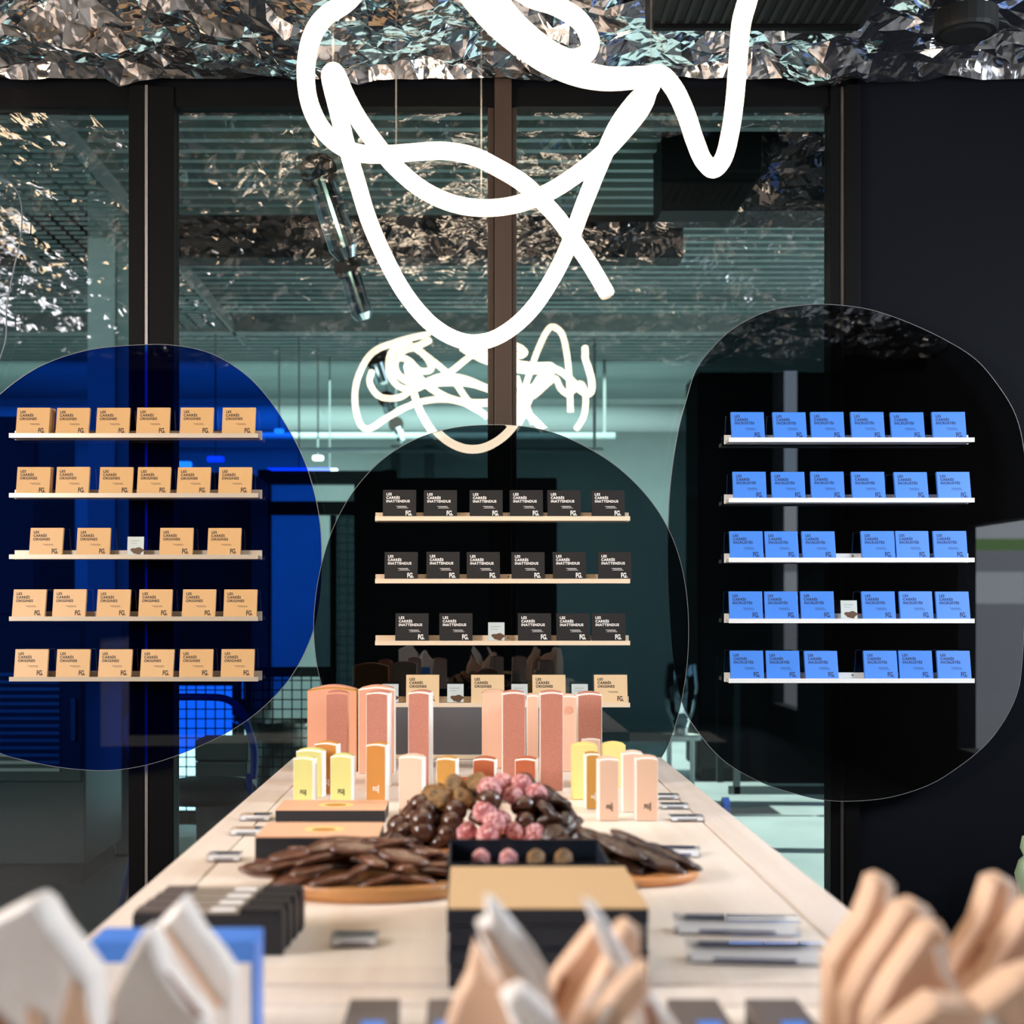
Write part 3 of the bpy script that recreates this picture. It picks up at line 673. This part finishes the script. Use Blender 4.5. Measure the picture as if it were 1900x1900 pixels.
carton('wide_carton', 665, 732, 1436, 1280, .07, 'salmon', 'white_card', 'wide salmon carton with an arched lid behind the second tall carton', 'carton', 'wide salmon cartons')
carton('wide_carton', 894, 940, 1426, 1287, .07, 'salmon_light', 'salmon_light', 'plain pale salmon carton directly right of the slate board', 'carton', 'wide salmon cartons')
carton('wide_carton', 978, 999, 1430, 1292, .06, 'salmon_light', 'white_card', 'narrow pale salmon carton between two tall rose ones', 'carton', 'wide salmon cartons')
t = carton('wide_carton', 1038, 1072, 1432, 1294, .06, 'salmon_light', 'white_card', 'pale salmon carton with a round seal left of the rightmost tall one', 'carton', 'wide salmon cartons')
MB().lathe([(0, 0), (.010, 0), (.010, .001), (0, .001)], 20, Matrix.Translation((0, -.0325, .165)) @ Matrix.Rotation(pi/2, 4, 'X')).ob('seal', 'salmon', t)
sg = 'small coloured cartons on the far table'
SC = [(585, 628, 1474, 1382, 'orange', 'white_card', 'orange small carton behind the two left yellow ones', 'ink_white'),
      (551, 601, 1480, 1395, 'yellow', 'white_card', 'yellow small carton at the far left, behind its twin', None),
      (546, 584, 1490, 1409, 'yellow', 'white_card', 'yellow small carton nearest the left table rim', 'ink'),
      (615, 656, 1490, 1405, 'yellow', 'white_card', 'yellow small carton between the left pair and the orange carton', 'ink'),
      (681, 719, 1489, 1384, 'orange', 'white_card', 'orange small carton with a white logo standing apart', 'ink_white'),
      (742, 787, 1516, 1407, 'blush', 'white_card', 'pale pink small carton left of the chocolate mound', 'ink'),
      (812, 849, 1490, 1410, 'ochre', 'white_card', 'ochre small carton left of the two rust ones', None),
      (880, 921, 1480, 1411, 'rust', 'white_card', 'left rust red small carton behind the chocolate mound', None),
      (958, 997, 1480, 1411, 'rust', 'white_card', 'right rust red small carton behind the chocolate mound', None),
      (1078, 1113, 1456, 1373, 'blush', 'white_card', 'pink small carton peeping over the yellow one at the right', None),
      (1118, 1160, 1462, 1383, 'butter', 'butter', 'right butter yellow small carton in the right group', None),
      (1062, 1108, 1484, 1385, 'butter', 'butter', 'left butter yellow small carton in the right group', None),
      (1086, 1112, 1502, 1401, 'ochre', 'white_card', 'ochre small carton squeezed between yellow and beige ones', 'ink_white'),
      (1155, 1194, 1508, 1400, 'blush', 'white_card', 'pale pink small carton between the two beige ones', None),
      (1110, 1147, 1524, 1411, 'beige', 'white_card', 'left beige small carton at the front of the right group', 'ink'),
      (1180, 1221, 1524, 1409, 'beige', 'white_card', 'right beige small carton beside the right table rim', 'ink')]
for xl, xr, yb, yt, f_, s_, lb, lg in SC:
    carton('small_carton', xl, xr, yb, yt, .032, f_, s_, lb, 'carton', sg, lg, -13 if xl < 1050 else (5 if xl < 1150 else 0))
p = tab(872, 1452); t = thing('red_card', p, 'small red card on the table between ochre and rust cartons', 'card')
MB().box(-.025, .025, 0, .012, 0, .012).ob('card_body', 'red_card', t)

# flat boxes with peach lids
def flat_box(x0, x1, yb, h, dep, z, label, lid, print_=True, base='graphite'):
    a, b_ = tab(x0, yb), tab(x1, yb); w_ = (b_.x-a.x)/2
    t = thing('flat_box', ((a.x+b_.x)/2, a.y, z), label, 'box', None)
    MB().box(-w_, w_, 0, dep, 0, h-.002).ob('base', base, t, bevel=.001)
    MB().box(-w_, w_, 0, dep, h-.002, h).ob('lid', lid, t)
    if print_:
        MB().lathe([(0, h), (w_*.34, h), (w_*.34, h+.0004), (0, h+.0004)], 24, Matrix.Translation((w_*.05, dep*.5, 0)) @ Matrix.Diagonal((1, .8, 1, 1))).ob('sun_print', 'butter', t)
        MB().lathe([(0, h), (w_*.2, h), (w_*.2, h+.0008), (0, h+.0008)], 24, Matrix.Translation((w_*.05, dep*.45, 0)) @ Matrix.Diagonal((1, .8, 1, 1))).ob('sun_print_core', 'orange', t)
    return t
flat_box(511, 714, 1527, .0265, .14, TZ+.001, 'flat dark box with a peach lid, the farther one', 'peach')
flat_box(473, 702, 1625, .032, .15, TZ+.001, 'plain dark flat box under the nearer peach lidded one', 'graphite', False)
flat_box(473, 702, 1625, .032, .15, TZ+.0332, 'flat dark box with a peach lid, stacked on another', 'peach')

# big dark boxes with gold lids
def gift_box(xl, xr, Y, dep, z, h, label, lid):
    w_ = (xr-xl)*Y/F/2; cx = ((xl+xr)/2-CX)*Y/F
    t = thing('gift_box', (cx, Y, z), label, 'box')
    MB().box(-w_, w_, 0, dep, 0, h*.55).ob('base', 'navy_card', t, bevel=.001)
    MB().box(-w_-.001, w_+.001, -.001, dep+.001, h*.58, h-.0015).ob('cover', 'navy_card', t, bevel=.001)
    MB().box(-w_+.004, w_-.004, .004, dep-.004, h*.5, h*.6).ob('inner_rim', 'dull_steel', t)
    if lid: MB().box(-w_-.001, w_+.001, -.001, dep+.001, h-.0015, h).ob('lid_print', lid, t)
    return t
gift_box(832, 1202, 1.636, .255, TZ+.001, .047, 'large dark box at the bottom of the gold topped stack', None)
gift_box(832, 1202, 1.636, .255, TZ+.0482, .047, 'large dark box with a plain gold top, front centre of the table', 'gold_card')
# open tray box behind it with four chocolates
Yt = 1.912; w_ = .111; cx = (981-CX)*Yt/F
t = thing('open_box', (cx, Yt, TZ+.001), 'open black box showing a row of chocolates behind the gold topped box', 'box')
MB().box(-w_, w_, 0, .175, 0, .06).ob('base', 'navy_card', t)
MB().box(-w_, w_, 0, .003, .06, .0945).box(-w_, w_, .172, .175, .06, .0985).box(-w_, -w_+.003, .003, .172, .06, .0945).box(w_-.003, w_, .003, .172, .06, .0945).ob('wall', 'navy_card', t)
for k in range(4):
    p = Vector((cx-.064+k*.0405, Yt+.150, TZ+.0625))
    q = tag(MB().lathe([(0, 0), (.012, 0), (.0145, .008), (.012, .02), (.005, .026), (0, .027)], 14).ob('praline', 'pink_choc' if k < 2 else 'nut_choc', None, p, smooth=True),
            ['leftmost pink dusted praline in the open black box', 'second praline, pink dusted, in the open black box', 'third praline, nut topped, in the open black box', 'rightmost nut topped praline in the open black box'][k], 'chocolate', 'pralines in the open box')

# ================================================================ CHOCOLATES
def blob(name, r, sq, m, label, cat, seed, amp=.08, cut=-.45):
    bm = bmesh.new(); bmesh.ops.create_icosphere(bm, subdivisions=3, radius=1)
    for v in bm.verts:
        n_ = noise.noise(v.co*1.8+Vector((seed, 0, 0)))*amp
        v.co = v.co*(1+n_); v.co.z = max(v.co.z, cut)
        v.co = Vector((v.co.x*r*sq[0], v.co.y*r*sq[1], (v.co.z-cut)*r*sq[2]))
    me = bpy.data.meshes.new(name); bm.to_mesh(me); bm.free()
    for p in me.polygons: p.use_smooth = True
    me.materials.append(MATS[m]); o = bpy.data.objects.new(name, me); C.objects.link(o); o.parent = None
    return tag(o, label, cat)
DY = 2.54; DX = (905-CX)*DY/F
BZ = TZ+.022
def board(name, x, y, a, b_, h, m, label):
    t = thing(name, (x, y, TZ+.001), label, 'board')
    pr = [(a*cos(2*pi*i/48)*(1+.04*noise.noise(Vector((cos(i/7.6)*2, sin(i/7.6)*2, a)))), b_*sin(2*pi*i/48)) for i in range(48)]
    MB().loft([[(px_*.96, py_*.96, 0) for px_, py_ in pr], [(px_, py_, h*.4) for px_, py_ in pr], [(px_, py_, h*.8) for px_, py_ in pr], [(px_*.98, py_*.98, h) for px_, py_ in pr]]).ob('slab', m, t, smooth=False)
    return t
board('serving_board', DX-.01, DY, .19, .135, .02, 'board_orange', 'reddish wooden board under the mound of round chocolates')
domeP = {
 'dark': blob('chocolate_dome', .0215, (1, 1, .95), 'dark_choc', 'shiny dark brown round chocolate on the left and front of the mound', 'chocolate', 1, .02),
 'pink': blob('chocolate_dome', .0215, (1, 1, .95), 'pink_choc', 'pink dusted round chocolate in the front right of the mound', 'chocolate', 2, .03),
 'nut': blob('chocolate_dome', .023, (1.15, 1.0, .62), 'nut_choc', 'golden nut covered chocolate at the top back of the mound', 'chocolate', 3, .25),
 'rough': blob('chocolate_dome', .023, (1.2, 1.0, .6), 'rough_choc', 'matt dark rough chocolate on the right slope of the mound', 'chocolate', 4, .2)}
fu = set(); rnd = random.Random(11)
def put(kind, loc, rot, sc):
    o = domeP[kind]
    if kind in fu: o = o.copy(); C.objects.link(o)
    fu.add(kind); o.location = loc; o.rotation_euler = rot; o.scale = (sc,)*3
    o['group'] = {'dark': 'dark round chocolates in the mound', 'pink': 'pink round chocolates in the mound', 'nut': 'nut covered chocolates in the mound', 'rough': 'rough dark chocolates in the mound'}[kind]
for L_ in range(6):
    fz = L_/6; A = .165*(1-fz**1.7*.8); Bq = .105*(1-fz**1.7*.75); z = BZ-.004+L_*.0195
    st = .037; j = 0; yy = -Bq
    while yy <= Bq+.001:
        hw = A*math.sqrt(max(0, 1-(yy/Bq)**2)); n_ = max(1, int(2*hw/st)+1)
        for i in range(n_):
            xx = 0 if n_ == 1 else -hw+2*hw*i/(n_-1)
            rad = math.hypot(xx/A, yy/Bq)
            if L_ < 5 and rad < .62: continue
            if yy > Bq*.5 and L_ < 4: continue
            xr = xx+rnd.uniform(-.004, .004)
            u = xr+(.02 if L_ > 3 else 0)*0
            if yy > -.01 and L_ >= 3: kd = 'rough' if xr > .02 else 'nut'
            elif xr > .095: kd = 'rough'
            elif xr > -.06+L_*.01 and xr <= .095 and yy < 0: kd = 'pink' if rnd.random() < .66 else 'dark'
            elif L_ >= 4: kd = 'nut'
            else: kd = 'dark'
            dr = Vector((xr/A, yy/Bq*.8, .55)).normalized(); q = dr.to_track_quat('Z', 'Y').to_euler()
            put(kd, (DX+xr, DY+yy+rnd.uniform(-.003, .003), z+rnd.uniform(-.002, .003)), (q.x*(.8 if kd in ('nut', 'rough') else .6), q.y, rnd.uniform(0, 6)), rnd.uniform(.92, 1.1))
        yy += .033
# thin chocolate tablets on the wooden board
barkP = blob('chocolate_tablet', .035, (1.15, .55, .22), 'bark_choc', 'thin oval brown chocolate piled on the left wooden board', 'chocolate', 9, .12, -.6)
barkP['group'] = 'oval chocolates on the left board'
board('serving_board', (690-CX)*2.18/F, 2.19, .155, .098, .022, 'board_wood', 'dark grained wooden board under the oval chocolates at the left')
first = True
def bark(x, y, z, rz, rx, ry, s=1):
    global first
    o = barkP
    if not first: o = o.copy(); C.objects.link(o)
    first = False; o.location = (x, y, z); o.rotation_euler = (rx, ry, rz); o.scale = (s, s, s)
bx = (668-CX)*2.2/F
for L_, (n_, ry_) in enumerate(((14, .13), (11, .11), (9, .085), (5, .05))):
    for i in range(n_):
        a = 2*pi*i/n_+L_*.7
        bark(bx+1.15*ry_*cos(a)+rnd.uniform(-.01, .01), 2.205+ry_*.62*sin(a), TZ+.024+L_*.0135+rnd.uniform(0, .004), rnd.uniform(-.9, .9)+(.2 if cos(a) < 0 else -.3), rnd.uniform(-.35, .35), rnd.uniform(-.25, .25), rnd.uniform(.85, 1.1))
# long dark tablets at the right
barkQ = blob('chocolate_tablet', .04, (1.25, .45, .22), 'rough_choc', 'long dark rough chocolate piled at the right behind the gold topped box', 'chocolate', 14, .12, -.6)
barkQ['group'] = 'long dark chocolates at the right'
board('serving_tray', (1165-CX)*2.28/F, 2.31, .12, .10, .014, 'board_orange', 'small reddish tray under the long dark chocolates at the right')
f2 = True
for i in range(16):
    L_ = i//6; o = barkQ if f2 else barkQ.copy()
    if not f2: C.objects.link(o)
    f2 = False; k = i % 6
    o.location = ((1165-CX)*2.28/F-.075+.03*k+rnd.uniform(-.006, .006), 2.27+.04*(k % 2)+rnd.uniform(-.01, .01), TZ+.016+L_*.014+.012*(1-abs(k-1.5)/4))
    o.rotation_euler = (rnd.uniform(-.3, .3), rnd.uniform(.1, .35), rnd.uniform(-.9, -.3))

# ================================================================ SMALL TABLE GOODS
# row of upright dark packs with metallic tops, left
for k in range(4):
    Y = 1.79+k*.042
    w_ = .096; cx = (385-CX)*1.79/F+.0
    t = thing('gift_pack', (cx+k*.003, Y, TZ+.001), '%s of the four dark packs with pale labels near the left white bags' % ['nearest', 'second', 'third', 'farthest'][k], 'box', 'dark packs with pale labels')
    MB().box(-w_, w_, 0, .038, 0, .052).ob('body', 'graphite', t, bevel=.001)
    MB().box(-w_*.55, w_*.42, .001, .037, .052, .0545).ob('metallic_top', 'silver_lid', t)
    MB().box(w_*.02, w_*.34, .008, .028, .0545, .055).ob('label', 'paper', t)
    MB().box(w_*.42, w_*.98, .001, .037, .052, .0575).ob('raised_end', 'card_black', t, bevel=.001)
    MB().box(-w_*.98, -w_*.55, .001, .037, .052, .0565).ob('dark_end', 'taupe', t, bevel=.001)
# acrylic price holders
def price_holder(xl, xr, yb, label, h=.012, yaw=0, pic=True, blue=False):
    a, b_ = tab(xl, yb), tab(xr, yb); w_ = (b_.x-a.x)/2; dp = .045
    t = thing('price_holder', ((a.x+b_.x)/2, a.y, TZ+.001), label, 'price holder', 'clear acrylic price holders', (0, 0, R(yaw)))
    MB().prism([(-w_, 0), (w_, 0), (w_, h), (-w_, h)], 0, dp).ob('acrylic_block', 'clear_acrylic', t)
    s = MB(); s.add([(-w_*.92, dp*.1, .002), (w_*.92, dp*.1, .002), (w_*.92, dp*.95, h*.9), (-w_*.92, dp*.95, h*.9)], [(0, 1, 2, 3)]).ob('paper_insert', 'paper', t)
    g = MB().add([(-w_*.6, dp*.1-.0005, .0035), (w_*.6, dp*.1-.0005, .0035), (w_*.6, dp*.22, .0055), (-w_*.6, dp*.22, .0055)], [(0, 1, 2, 3)])
    g.add([(-w_*.8, dp*.7, h*.9+.0006), (w_*.8, dp*.7, h*.9+.0006), (w_*.8, dp*.9, h*.9+.0012), (-w_*.8, dp*.9, h*.9+.0012)], [(0, 1, 2, 3)])
    g.ob('printed_line', 'ink_blue' if blue else 'grey_text', t)
    MB().box(-w_*.9, w_*.9, -.0015, .0, 0, .0018).ob('front_edge', 'choc_print' if pic else 'steel_strip', t)
    return t
price_holder(382, 444, 1601, 'clear price holder by the left rim, nearest of the left three')
price_holder(425, 486, 1552, 'clear price holder on the left rim beside the peach lidded box, middle of three', pic=False)
price_holder(443, 500, 1525, 'clear price holder on the left rim, farthest of the left three', pic=False)
price_holder(612, 700, 1760, 'clear price holder with a brown strip alone on the front left table')
price_holder(1252, 1485, 1738, 'wide clear price holder at the right front, upper of two', .02, -5, False, True)
price_holder(1275, 1530, 1792, 'wide clear price holder at the right front, nearest of two', .02, -5, False, True)
price_holder(1215, 1300, 1592, 'clear price holder right of the long dark chocolates', .014, -6, False, True)
price_holder(1215, 1262, 1485, 'small clear price holder right of the beige cartons, farthest of three', .01, 0, False)
price_holder(1228, 1280, 1503, 'small clear price holder right of the beige cartons, middle of three', .01, 0, False)
price_holder(1245, 1308, 1526, 'small clear price holder right of the beige cartons, nearest of three', .01, 0)
price_holder(1110, 1190, 1650, 'clear price holder showing beside the right edge of the gold top', .012, 0, False)
# dark flat bars at the very front
for k, (x0, x1, lb) in enumerate(((650, 742, 'leftmost of the four dark flat boxes at the bottom edge'), (795, 842, 'second dark flat box at the bottom edge, mostly behind kraft bags'), (1237, 1330, 'third dark flat box at the bottom edge, right of centre'), (1382, 1478, 'rightmost of the four dark flat boxes at the bottom edge'))):
    Y = 1.50; w_ = (x1-x0)*Y/F/2
    t = thing('flat_case', (((x0+x1)/2-CX)*Y/F, Y-.2, TZ+.001), lb, 'box', 'dark flat boxes at the bottom edge')
    MB().box(-w_, w_, 0, .2, 0, .026).ob('case', 'taupe', t, bevel=.001)
    MB().box(-w_*.3, w_*.6, .06, .12, .026, .0264).ob('printed_mark', 'card_blue', t)
# blue box behind the white bags
t = thing('blue_carton', ((319-CX)*1.42/F, 1.42, TZ+.001), 'bright blue carton with a pale front behind the white bags at the left', 'carton')
w_ = .084
MB().box(-w_, w_, 0, .06, 0, .107).ob('carton_body', 'card_blue', t, bevel=.001)
MB().box(-w_+.004, w_-.004, -.001, 0, .004, .085).ob('pale_front', 'paper', t)

# paper bags in the foreground: soft padded pouches with folded tips and side gussets, and one painted shadow strip
def sack(outline, Y, dep, m, label, group, strips=()):
    P = [px(x, y, Y) for x, y in outline]; x0 = sum(p.x for p in P)/len(P); base = TZ+.002
    P = [(p.x-x0, max(p.z, base)-base) for p in P]; k = len(P)
    t = thing('paper_bag', (x0, Y, base), label, 'bag', group)
    cx = sum(p[0] for p in P)/k; cz = sum(p[1] for p in P)/k
    ar = sum(P[i][0]*P[(i+1) % k][1]-P[(i+1) % k][0]*P[i][1] for i in range(k)); sg_ = 1 if ar > 0 else -1
    def inset(q):
        out = []
        for i in range(k):
            a = Vector(P[i-1]); b_ = Vector(P[i]); c = Vector(P[(i+1) % k])
            tn = ((b_-a).normalized()+(c-b_).normalized())
            tn = tn.normalized() if tn.length > 1e-6 else Vector((1, 0)); nn = Vector((-tn.y, tn.x))*sg_
            z = max(0, b_.y+nn.y*q) if b_.y > 1e-5 else 0
            out.append((b_.x+nn.x*q, z))
        return out
    rings = [[(x, y_, z) for x, z in inset(q)] for q, y_ in ((.006, -dep/2), (.0015, -dep*.36), (0, 0), (.0015, dep*.36), (.006, dep/2))]
    MB().loft(rings).ob('pouch', m, t)
    for poly, sm in strips:
        MB().prism([(px(x, y, Y).x-x0, px(x, y, Y).z-base) for x, y in poly], -dep/2-.0014, -dep/2-.0002).ob('gusset_shadow_strip', sm, t)
wg = 'white paper bags at the lower left'
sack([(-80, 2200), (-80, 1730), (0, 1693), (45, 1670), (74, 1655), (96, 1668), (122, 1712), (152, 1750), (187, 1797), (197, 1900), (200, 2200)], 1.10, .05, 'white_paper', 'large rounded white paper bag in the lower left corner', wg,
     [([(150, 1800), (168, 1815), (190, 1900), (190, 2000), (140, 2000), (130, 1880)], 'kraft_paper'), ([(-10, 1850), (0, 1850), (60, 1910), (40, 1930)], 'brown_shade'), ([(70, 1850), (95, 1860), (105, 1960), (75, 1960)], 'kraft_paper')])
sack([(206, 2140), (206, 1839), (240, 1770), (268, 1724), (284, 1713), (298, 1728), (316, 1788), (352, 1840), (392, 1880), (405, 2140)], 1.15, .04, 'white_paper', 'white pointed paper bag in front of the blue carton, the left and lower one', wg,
     [([(316, 1790), (326, 1795), (388, 1872), (372, 1872)], 'brown_shade'), ([(205, 1890), (225, 1885), (240, 1950), (210, 1950)], 'brown_shade')])  # first strip paints the brown shadow between the two pointed bags
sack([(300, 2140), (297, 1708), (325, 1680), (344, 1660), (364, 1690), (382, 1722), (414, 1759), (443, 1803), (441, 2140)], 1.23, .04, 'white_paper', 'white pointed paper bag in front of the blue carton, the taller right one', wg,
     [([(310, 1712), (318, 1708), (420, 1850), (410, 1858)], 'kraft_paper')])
kg = 'paper bags in the lower middle'
sack([(898, 1659), (918, 1665), (950, 1705), (986, 1750), (1016, 1800), (1030, 1870), (1100, 2150), (1000, 2150), (965, 1850), (933, 1818), (898, 1760), (883, 1709), (902, 1700)], 1.14, .035, 'white_paper', 'white paper bag leaning left in the lower middle, tallest tip on the left side', kg,
     [([(890, 1712), (900, 1712), (960, 1800), (1005, 1860), (996, 1868), (935, 1812)], 'kraft_paper')])
sack([(880, 1740), (866, 1800), (845, 1840), (825, 1900), (810, 2150), (1040, 2150), (1030, 1925), (965, 1850), (915, 1795)], 1.19, .04, 'kraft_paper', 'broad kraft paper bag at the left of the lower middle group', kg)
sack([(927, 1845), (950, 1825), (970, 1822), (1012, 1860), (1062, 1925), (1120, 2170), (1000, 2170), (960, 1930)], 1.085, .035, 'white_paper', 'low white paper bag at the bottom edge of the lower middle group', kg)
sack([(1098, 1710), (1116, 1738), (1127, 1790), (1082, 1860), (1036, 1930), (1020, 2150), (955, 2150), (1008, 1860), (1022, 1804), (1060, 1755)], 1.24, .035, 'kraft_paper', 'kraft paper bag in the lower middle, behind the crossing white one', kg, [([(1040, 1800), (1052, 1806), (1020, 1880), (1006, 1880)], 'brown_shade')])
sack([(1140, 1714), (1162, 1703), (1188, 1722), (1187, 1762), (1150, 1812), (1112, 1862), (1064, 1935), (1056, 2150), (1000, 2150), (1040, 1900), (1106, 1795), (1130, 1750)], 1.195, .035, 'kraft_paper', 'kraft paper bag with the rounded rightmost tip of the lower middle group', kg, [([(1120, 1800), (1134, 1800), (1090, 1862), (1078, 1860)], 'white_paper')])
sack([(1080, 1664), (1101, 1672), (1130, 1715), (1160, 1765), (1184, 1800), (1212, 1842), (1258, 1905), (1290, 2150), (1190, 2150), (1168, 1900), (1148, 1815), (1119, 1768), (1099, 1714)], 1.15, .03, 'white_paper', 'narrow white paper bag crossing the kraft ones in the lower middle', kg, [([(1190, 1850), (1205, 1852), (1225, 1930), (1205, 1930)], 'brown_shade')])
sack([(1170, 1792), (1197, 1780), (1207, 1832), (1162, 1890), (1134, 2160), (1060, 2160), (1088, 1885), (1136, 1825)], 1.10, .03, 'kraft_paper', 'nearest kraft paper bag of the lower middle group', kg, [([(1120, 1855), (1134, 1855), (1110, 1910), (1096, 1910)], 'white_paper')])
rg = 'kraft paper bags at the lower right'
sack([(1608, 1624), (1627, 1617), (1650, 1630), (1648, 1688), (1614, 1742), (1592, 1800), (1575, 2150), (1526, 2150), (1526, 1778), (1546, 1745), (1583, 1693), (1598, 1656)], 1.24, .035, 'kraft_paper', 'kraft paper bag at the lower right, the leftmost tall tip', rg,
     [([(1634, 1627), (1649, 1633), (1646, 1684), (1630, 1700)], 'white_paper'), ([(1585, 1765), (1598, 1758), (1578, 1805), (1560, 1806)], 'white_paper')])
sack([(1662, 1673), (1690, 1664), (1721, 1682), (1713, 1732), (1672, 1782), (1642, 1850), (1625, 2150), (1560, 2150), (1556, 1850), (1590, 1782), (1630, 1722)], 1.195, .035, 'kraft_paper', 'kraft paper bag at the lower right, second tip from the left', rg,
     [([(1700, 1676), (1719, 1686), (1710, 1730), (1674, 1772), (1668, 1755)], 'white_paper'), ([(1615, 1800), (1630, 1800), (1605, 1850), (1590, 1850)], 'white_paper')])
sack([(1700, 1718), (1720, 1705), (1741, 1708), (1755, 1732), (1745, 1782), (1776, 1832), (1720, 1880), (1675, 2150), (1585, 2150), (1600, 1880), (1642, 1800)], 1.15, .035, 'kraft_paper', 'kraft paper bag at the lower right with a white fold, third tip', rg,
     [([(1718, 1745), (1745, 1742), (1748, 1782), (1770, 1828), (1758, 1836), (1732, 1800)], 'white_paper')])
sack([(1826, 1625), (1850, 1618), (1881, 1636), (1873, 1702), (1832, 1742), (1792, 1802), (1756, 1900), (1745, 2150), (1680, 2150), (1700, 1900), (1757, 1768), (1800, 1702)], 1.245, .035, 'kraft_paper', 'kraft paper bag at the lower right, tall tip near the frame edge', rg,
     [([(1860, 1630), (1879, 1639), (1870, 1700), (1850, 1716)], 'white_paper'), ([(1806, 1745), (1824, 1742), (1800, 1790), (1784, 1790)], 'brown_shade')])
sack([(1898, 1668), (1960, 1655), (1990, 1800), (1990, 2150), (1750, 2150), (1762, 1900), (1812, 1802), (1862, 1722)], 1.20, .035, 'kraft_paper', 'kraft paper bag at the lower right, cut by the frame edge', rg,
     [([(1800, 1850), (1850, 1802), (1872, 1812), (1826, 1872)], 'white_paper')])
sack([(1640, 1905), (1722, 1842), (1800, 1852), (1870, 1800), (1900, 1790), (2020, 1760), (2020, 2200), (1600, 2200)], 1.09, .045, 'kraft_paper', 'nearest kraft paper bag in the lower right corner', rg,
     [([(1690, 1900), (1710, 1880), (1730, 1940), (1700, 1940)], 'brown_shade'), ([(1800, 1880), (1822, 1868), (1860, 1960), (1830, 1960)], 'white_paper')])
# pale green rounded ornament on the right
p = px(1915, 1705, 4.35)
t = thing('green_figure', (p.x, 4.35, p.z), 'pale green rounded ornament with a dark rim cut by the right edge', 'ornament')
MB().lathe([(0, 0), (.036, 0), (.04, .08), (.052, .14), (.04, .18), (.025, .195), (.036, .22), (.03, .255), (0, .27)], 24).ob('figure_body', 'mint', t, smooth=True)
MB().box(-.05, .05, -.05, .05, -p.z, 0).ob('stand', 'ws_dark', t, bevel=.005)
